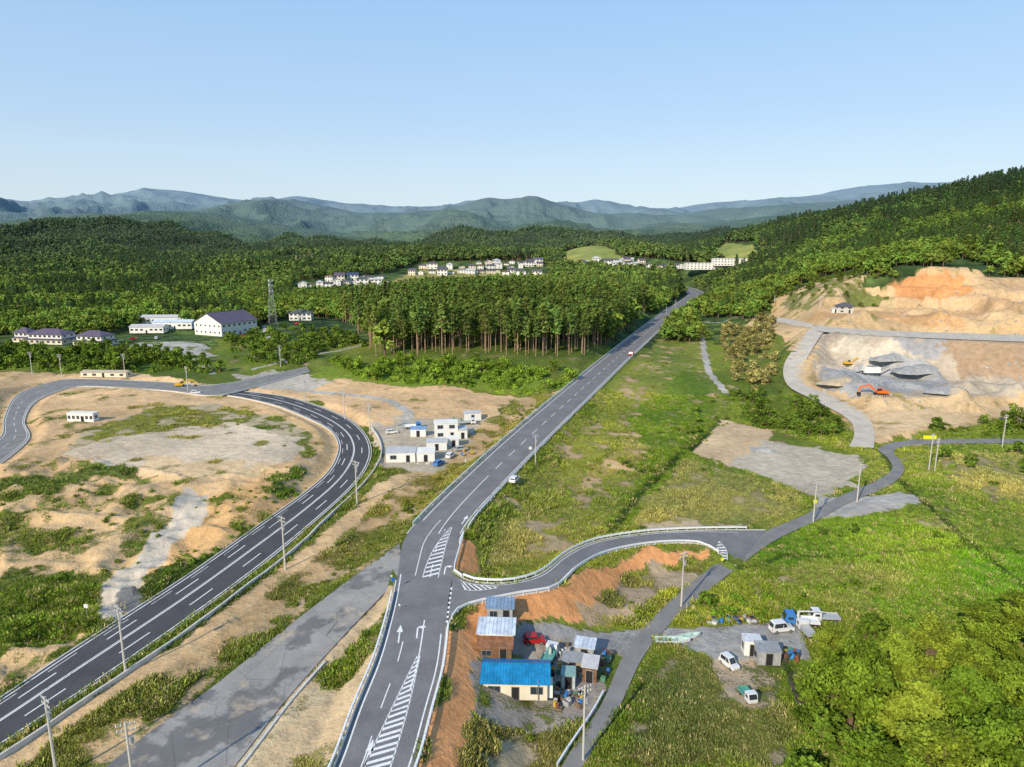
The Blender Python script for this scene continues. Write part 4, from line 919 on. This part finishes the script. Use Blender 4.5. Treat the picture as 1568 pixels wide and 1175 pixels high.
def tuft(name,R,h,nb,lm):
    V=[];S=[]
    for i in range(nb):
        a=random.uniform(0,6.28);r=R*math.sqrt(random.random());b=random.uniform(0,6.28);x,y=r*math.cos(a),r*math.sin(a);hh_=h*random.uniform(.5,1.1);w=.08;l=random.uniform(.2,.7)*hh_
        V+=[(x-w*math.cos(b),y-w*math.sin(b),-.05),(x+w*math.cos(b),y+w*math.sin(b),-.05),(x+l*math.cos(a)+w*.3,y+l*math.sin(a),hh_),(x+l*math.cos(a)-w*.3,y+l*math.sin(a),hh_)];S+=[random.random()]*4
    return treemesh(name,np.array(V),np.array(S),MB(),lm,BARK)
def scatter(name,Pt,rot,sc,idx,tint,meshes):
    n=len(Pt); me=bpy.data.meshes.new(name); me.vertices.add(n); me.vertices.foreach_set('co',np.asarray(Pt,np.float32).ravel())
    for nm,ar in (('rot',rot),('scl',sc),('tint',tint)):
        a=me.attributes.new(nm,'FLOAT_VECTOR','POINT'); a.data.foreach_set('vector',np.asarray(ar,np.float32).ravel())
    a=me.attributes.new('idx','INT','POINT'); a.data.foreach_set('value',np.asarray(idx,np.int32))
    col=bpy.data.collections.new(name+'_kinds')
    for i,m in enumerate(meshes): col.objects.link(bpy.data.objects.new('%s_kind_%02d'%(name,i),m))
    o=bpy.data.objects.new(name,me); link(o)
    ng=bpy.data.node_groups.new(name,'GeometryNodeTree')
    ng.interface.new_socket('Geometry',in_out='INPUT',socket_type='NodeSocketGeometry');ng.interface.new_socket('Geometry',in_out='OUTPUT',socket_type='NodeSocketGeometry')
    gi=ng.nodes.new('NodeGroupInput');go=ng.nodes.new('NodeGroupOutput');ip=ng.nodes.new('GeometryNodeInstanceOnPoints');ci=ng.nodes.new('GeometryNodeCollectionInfo')
    ci.inputs['Collection'].default_value=col;ci.inputs['Separate Children'].default_value=True;ci.inputs['Reset Children'].default_value=True
    def at_(nm,dt):
        q=ng.nodes.new('GeometryNodeInputNamedAttribute');q.data_type=dt;q.inputs['Name'].default_value=nm;return q.outputs[0]
    L=ng.links.new; L(gi.outputs[0],ip.inputs['Points']);L(ci.outputs[0],ip.inputs['Instance']);ip.inputs['Pick Instance'].default_value=True
    L(at_('idx','INT'),ip.inputs['Instance Index']);L(at_('rot','FLOAT_VECTOR'),ip.inputs['Rotation']);L(at_('scl','FLOAT_VECTOR'),ip.inputs['Scale']);L(ip.outputs[0],go.inputs[0])
    md=o.modifiers.new('scatter','NODES');md.node_group=ng; return o
EX=np.array(EXCL)
RP_=[r['poly'][:,:2] for r in ROADS]
def free(x,y,d=3,build=True):
    ok=feat_e(x,y,RP_)>d
    if build:
        for ex,ey,er in EX: ok&=((x-ex)**2+(y-ey)**2)>er*er
    return ok
def jgrid(x0,x1,y0,y1,s):
    gx,gy=np.meshgrid(np.arange(x0,x1,s),np.arange(y0,y1,s)); gx=gx.ravel()+rng.uniform(-.48,.48,gx.size)*s;gy=gy.ravel()+rng.uniform(-.48,.48,gy.size)*s
    m=np.abs(gx)<.86*gy+60; return gx[m],gy[m]
CONP=np.array([(-118,420),(-95,362),(-72,349),(-20,344),(22,345),(46,352),(60,375),(74,420),(100,500),(120,620),(40,640),(-60,600),(-125,520)])
gx1,gy1=jgrid(-800,800,330,850,5.6);gx2,gy2=jgrid(-1950,1950,850,2250,8.8)
gx=np.concatenate([gx1,gx2]);gy=np.concatenate([gy1,gy2])
con=inpoly(gx,gy,CONP)
ok=(gy>432)|con
for p in CLEAR: ok&=~inpoly(gx,gy,p)
ok&=free(gx,gy,5)
ok&=(fbm(gx,gy,50,3,201)>.24)
gx,gy,con=gx[ok],gy[ok],con[ok]
n=len(gx); tn=fbm(gx,gy,60,4,210)
isc=(con&(rng.random(n)<.88))|((tn>.60)&(gy>520)&~con&(rng.random(n)<.7))|((gx>330)&(tn>.5)&(rng.random(n)<.7))
idx=np.where(isc,rng.integers(3,6,n),rng.integers(0,3,n)); idx=np.where((gy>950)&~isc,rng.integers(6,8,n),idx)
s=rng.uniform(.7,1.25,n); s=np.where(gy>850,s*1.28,s); s=np.where(con&isc,rng.uniform(.72,1.12,n),np.where(isc,s*.6,s)); s=np.where((~isc)&(gy<700)&~con,s*.85,s); s=np.where(con&~isc,s*1.5,s)
lowz=(gy>650)&(gy<1000)&(gx<60)&(gx>-330); s=np.where(lowz,s*.8,s)
tb_=np.array([.145,.205,.036]);tc_=np.array([.065,.11,.032]); bl=rng.uniform(.65,1.35,n)[:,None]
tint=np.where(isc[:,None],np.where(con[:,None],np.array([.115,.165,.036]),tc_),tb_)*bl
tint[:,0]*=rng.uniform(.8,1.15,n)
tint*=(.72+.6*fbm(gx,gy,110,3,333))[:,None]
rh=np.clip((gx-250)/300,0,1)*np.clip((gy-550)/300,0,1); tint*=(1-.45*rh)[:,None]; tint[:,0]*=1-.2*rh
hz_=np.clip((gy-600)/2400,0,.6)[:,None]; tint=tint*(1-hz_)+np.array([.10,.16,.14])*hz_  # aerial haze blended into the tree tints, stronger with distance
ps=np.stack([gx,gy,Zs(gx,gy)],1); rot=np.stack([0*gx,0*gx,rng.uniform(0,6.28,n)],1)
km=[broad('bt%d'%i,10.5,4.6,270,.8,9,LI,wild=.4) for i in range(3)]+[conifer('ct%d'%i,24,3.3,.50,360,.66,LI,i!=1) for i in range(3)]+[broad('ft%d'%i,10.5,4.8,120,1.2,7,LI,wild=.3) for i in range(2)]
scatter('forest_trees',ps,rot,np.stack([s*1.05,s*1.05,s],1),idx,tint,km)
print('forest',n)
bm=[bush('bu%d'%i,1.0,.9,110,.22,LI) for i in range(4)]+[broad('sb%d'%i,4.5,2.2,260,.34,6,LI,wild=.5) for i in range(2)]
BZ=[([(500,552),(620,552),(900,575),(945,535),(955,530),(905,590),(790,606),(560,583)],.22,.9,2.0,(.17,.26,.03),.12),
 ([(-100,545),(180,540),(300,548),(345,572),(200,570),(-100,568)],.12,1.2,2.6,(.13,.195,.025),.3),
 ([(345,520),(440,505),(540,515),(560,530),(440,560),(360,560)],.05,1,2.6,(.12,.18,.025),.3),
 ([(1110,500),(1180,490),(1190,580),(1160,600),(1118,580),(1105,530)],.07,1.2,2.0,(.29,.26,.09),.4),
 ([(1120,600),(1200,595),(1280,640),(1285,675),(1220,668),(1110,640)],.15,.8,1.8,(.10,.155,.022),.15),
 ([(1345,685),(1440,650),(1568,640),(1650,640),(1650,668),(1470,665)],.1,1,2.0,(.11,.165,.022),.3),
 ([(225,880),(330,840),(400,815),(300,888),(232,922)],.13,.6,1.5,(.11,.165,.022),.1),
 ([(100,1180),(330,1010),(500,885),(600,790),(605,815),(520,880),(330,1030),(170,1150)],.12,.3,.75,(.14,.17,.027),0),
 ([(600,790),(700,700),(810,620),(840,615),(720,712),(620,800)],.13,.35,.9,(.13,.165,.025),0),
 ([(1200,830),(1320,790),(1350,800),(1240,850),(1150,880),(1050,950),(1040,940),(1140,860)],.16,.5,1.3,(.12,.19,.025),.1),
 ([(1040,935),(1180,885),(1230,930),(1215,948),(1060,955)],.25,.4,1.2,(.13,.22,.022),.05),
 ([(1190,900),(1290,890),(1420,930),(1568,925),(1650,1000),(1400,960),(1240,935)],.15,.5,1.4,(.14,.22,.022),.1),
 ([(1440,920),(1568,890),(1700,890),(1700,1260),(1200,1260),(1215,1130),(1235,1020),(1300,960)],.16,.6,1.8,(.11,.175,.02),.15),
 ([(950,1010),(990,1010),(960,1100),(900,1240),(870,1240),(930,1110)],.35,.4,1.1,(.14,.21,.024),.05),
 ([(735,1098),(860,1110),(850,1130),(735,1125)],.15,.3,.7,(.14,.19,.024),0),
 ([(930,920),(1060,900),(1090,862),(1030,920),(970,950)],.25,.35,.8,(.13,.175,.024),0),
 ([(950,690),(1100,600),(1130,640),(1060,690),(960,805),(925,812)],.06,.4,1.1,(.14,.21,.024),.1),
 ([(730,800),(1050,500),(1070,560),(960,690),(780,870)],.035,.3,.8,(.17,.22,.03),0),
 ([(-100,720),(160,730),(270,760),(240,860),(140,960),(-100,1000)],.04,.3,.8,(.17,.21,.03),0),
 ([(300,765),(470,715),(480,735),(430,790),(330,850),(230,880)],.06,.3,.8,(.15,.22,.026),0),
 ([(-100,890),(140,885),(130,960),(-100,1020)],.15,.4,1.0,(.16,.24,.026),.03),
 ([(80,690),(240,625),(430,640),(485,665),(480,715),(330,650)],.03,.3,.7,(.18,.22,.04),0),
 ([(1400,690),(1700,690),(1700,760),(1440,730)],.03,.5,1.6,(.12,.19,.025),.3),
 ([(1050,690),(1120,715),(1240,760),(1230,775),(1090,735)],.12,.4,.9,(.13,.19,.025),0),
 ([(1150,840),(1500,780),(1700,800),(1700,900),(1300,890)],.012,.4,1.1,(.13,.21,.022),.1),
 ([(1185,455),(1262,427),(1330,438),(1370,455),(1300,470),(1220,474)],.03,.8,2.0,(.12,.165,.025),.3),
 ([(360,1010),(590,835),(600,845),(480,950),(440,960),(330,1040)],.08,.3,.6,(.16,.185,.027),0)]
PP=[];SS=[];II=[];TT_=[]
for px,den,s0,s1,tn_,ft in BZ:
    p=GP(px); lo=p.min(0);hi=p.max(0); k=int((hi-lo).prod()*den); x=rng.uniform(lo[0],hi[0],k);y=rng.uniform(lo[1],hi[1],k)
    m=inpoly(x,y,p)&(fbm(x,y,14,3,230)>.4); x,y=x[m],y[m]; m=free(x,y,1.2,True); x,y=x[m],y[m]; k=len(x)
    tr=rng.random(k)<ft; sc=rng.uniform(s0,s1,k)
    PP.append(np.stack([x,y,Zs(x,y)],1)); SS.append(np.where(tr,np.clip(sc*.7,.5,1.6),sc)); II.append(np.where(tr,rng.integers(4,6,k),rng.integers(0,4,k))); TT_.append(np.array(tn_)*rng.uniform(.65,1.35,k)[:,None])
PP=np.vstack(PP);SS=np.concatenate(SS);II=np.concatenate(II);TT_=np.vstack(TT_);k=len(PP)
scatter('bushes',PP,np.stack([0*SS,0*SS,rng.uniform(0,6.28,k)],1),np.stack([SS,SS,SS*rng.uniform(.8,1.2,k)],1),II,TT_,bm)
print('bushes',k)
k=230000; yy=60*np.exp(rng.random(k)*math.log(280/60)); xx=rng.uniform(-.95,.95,k)*(yy+25)
s_,v_,c_,f_=paint(xx,yy)
m=(c_>.55)&(f_<.5)&(rng.random(k)<.75); xx,yy,v_=xx[m],yy[m],v_[m]; m=free(xx,yy,.3,False)
for ex,ey,er in EX[:12]: m&=((xx-ex)**2+(yy-ey)**2)>9
for pp in PADS[:3]: m&=~inpoly(xx,yy,pp[0])
xx,yy,v_=xx[m],yy[m],v_[m]; k=len(xx); sc=rng.uniform(.5,1.2,k)*np.where(fbm(xx,yy,12,3,300)>.5,1.1,.6)
gm=[tuft('gt%d'%i,.75,.5,24,LI) for i in range(4)]
tl=v_*rng.uniform(.9,1.6,k)[:,None]; dr=rng.random(k)<.14; tl[dr]=np.array([.42,.36,.16])
scatter('grass',np.stack([xx,yy,Zs(xx,yy)],1),np.stack([0*xx,0*xx,rng.uniform(0,6.28,k)],1),np.stack([sc*1.2,sc*1.2,sc],1),rng.integers(0,4,k),tl,gm)
print('grass',k)
nt_=[broad('broadleaf_tree_mesh%d'%i,11,5.6,12000,.24,46,LN,.14,.34,.8) for i in range(3)]
for u,v,s_ in [(1300,1118,1.12),(1362,1070,.9),(1425,1030,.8),(1500,1010,.8),(1560,975,.8),(1395,1160,1.0),(1480,1135,.95),(1555,1105,1.0),(1335,1230,.9),(1440,1240,1.0),(1540,1230,1.1),(1620,1040,1.0),(1640,1170,1.1),(1480,1065,.75),(1270,1010,.5)]:
    x,y,z_=at(u,v); o=bpy.data.objects.new('broadleaf_tree',random.choice(nt_)); link(o); o.location=(x,y,z_-.2); o.rotation_euler=(0,0,random.uniform(0,6.28)); o.scale=(s_,s_,s_*random.uniform(.85,1.05))
# trees standing below and behind the drone, their shadows reach the mown field
for x,y,s_ in [(9,58,.9),(17,56,1.0),(25,60,.8)]:
    o=bpy.data.objects.new('broadleaf_tree',random.choice(nt_)); link(o); o.location=(x,y,float(Zs(x,y))-.2); o.rotation_euler=(0,0,random.uniform(0,6.28)); o.scale=(s_,s_,s_*.9)
t=MB(); RK=M('quarry_rock',(.42,.39,.35),.9,.3,1)
qx=rng.uniform(QUARRY[:,0].min(),QUARRY[:,0].max(),1800);qy=rng.uniform(QUARRY[:,1].min(),QUARRY[:,1].max(),1800);m=inpoly(qx,qy,QUARRY)&(fbm(qx,qy,18,3,77)>.5);qx,qy=qx[m],qy[m];qz=Zs(qx,qy)
for x,y,z_ in zip(qx,qy,qz):
    r=random.uniform(.25,1.1)
    vs=[(x+r*math.cos(a+j*.5)*random.uniform(.6,1.1)*k_,y+r*math.sin(a+j*.5)*random.uniform(.6,1.1)*k_,z_+r*h_) for j,(h_,k_) in enumerate(((-.3,1),(.35,.95),(.7,.4))) for a in (0,1.26,2.5,3.77,5.0)]
    t.add(vs,[(j*5+i,j*5+(i+1)%5,(j+1)*5+(i+1)%5,(j+1)*5+i) for j in range(2) for i in range(5)]+[(10,11,12,13,14)],RK)
place('quarry_rocks',t,(0,0,0))
# low irregular gravel heaps
PG=M('gravel_pile',(.38,.375,.37),.95,.3,.6,bd=.3); PT=M('sand_pile',(.52,.42,.29),.95,.25,.6,bd=.3)
for u,v,r,h,mt in [(1385,592,7,2.0,PG),(1408,566,8,2.4,PG),(1290,584,6,1.8,PT),(1446,596,5,1.6,PG),(1165,690,3.2,1.1,PG),(1365,548,6,2.0,PG)]:
    b=MB(); V=[];N_=22
    for j in range(7):
        q=j/6
        for i in range(N_):
            a=i/N_*6.283; k=r*(1-q)**.8*(1+.22*math.sin(2*a+u)+.12*math.sin(5*a+v+j)+random.uniform(-.05,.05))+.15; V.append((k*math.cos(a)*1.5+q*1.5,k*math.sin(a),-1+(h+1)*(q**.75)+random.uniform(-.12,.12)))
    b.add(V,[(j*N_+i,j*N_+(i+1)%N_,(j+1)*N_+(i+1)%N_,(j+1)*N_+i) for j in range(6) for i in range(N_)]+[tuple(range(6*N_,7*N_))],mt)
    x,y,z_=at(u,v); o=place('gravel_stockpile',b,(x,y,z_),random.uniform(-.4,.4)); o.data.polygons.foreach_set('use_smooth',[True]*len(o.data.polygons))
# ------------------------------------------------ light, sky, camera
EL=D2(30);AZ=D2(214)
S=Vector((math.sin(AZ)*math.cos(EL),math.cos(AZ)*math.cos(EL),math.sin(EL)))
sl=bpy.data.lights.new('sun','SUN'); sl.energy=5.0; sl.angle=D2(.5); sl.color=(1,.88,.68); so=bpy.data.objects.new('sun',sl); link(so); so.rotation_euler=S.to_track_quat('Z','Y').to_euler(); so.location=(-100,-50,200)
w=bpy.data.worlds.new('World'); bpy.context.scene.world=w; w.use_nodes=True; nt=w.node_tree; nt.nodes.clear()
sk=nt.nodes.new('ShaderNodeTexSky'); sk.sky_type='NISHITA'; sk.sun_disc=False; sk.sun_elevation=EL; sk.sun_rotation=AZ; sk.air_density=1.0; sk.dust_density=.8; sk.ozone_density=1.5; sk.altitude=60
# thin bright haze layer: pale at the horizon, clear blue higher up
tc=nd(nt,'ShaderNodeTexCoord'); sp=nd(nt,'ShaderNodeSeparateXYZ'); nt.links.new(tc.outputs['Generated'],sp.inputs[0])
g=mixc(nt,mrange(nt,sp.outputs[2],0.0,.16,0,1),(4.7,5.4,5.9),(3.6,4.9,6.3)); g=mixc(nt,mrange(nt,sp.outputs[2],.12,.36,0,1),g,(2.35,4.1,6.6)); g=mixc(nt,mrange(nt,sp.outputs[2],.36,1,0,1),g,(1.1,2.4,4.9))
cm=mixc(nt,.78,sk.outputs[0],g)
bg=nt.nodes.new('ShaderNodeBackground'); bg.inputs[1].default_value=.15; wo=nt.nodes.new('ShaderNodeOutputWorld'); nt.links.new(cm,bg.inputs[0]);nt.links.new(bg.outputs[0],wo.inputs[0])
cd=bpy.data.cameras.new('camera'); cd.sensor_width=36; cd.lens=24.0; cd.clip_start=.5; cd.clip_end=40000; co=bpy.data.objects.new('camera',cd); link(co); co.location=(0,0,CAMZ); co.rotation_euler=(math.pi/2-P,0,0)
sc_=bpy.context.scene; sc_.camera=co; sc_.view_settings.view_transform='Standard'; sc_.view_settings.look='None'; sc_.view_settings.exposure=0
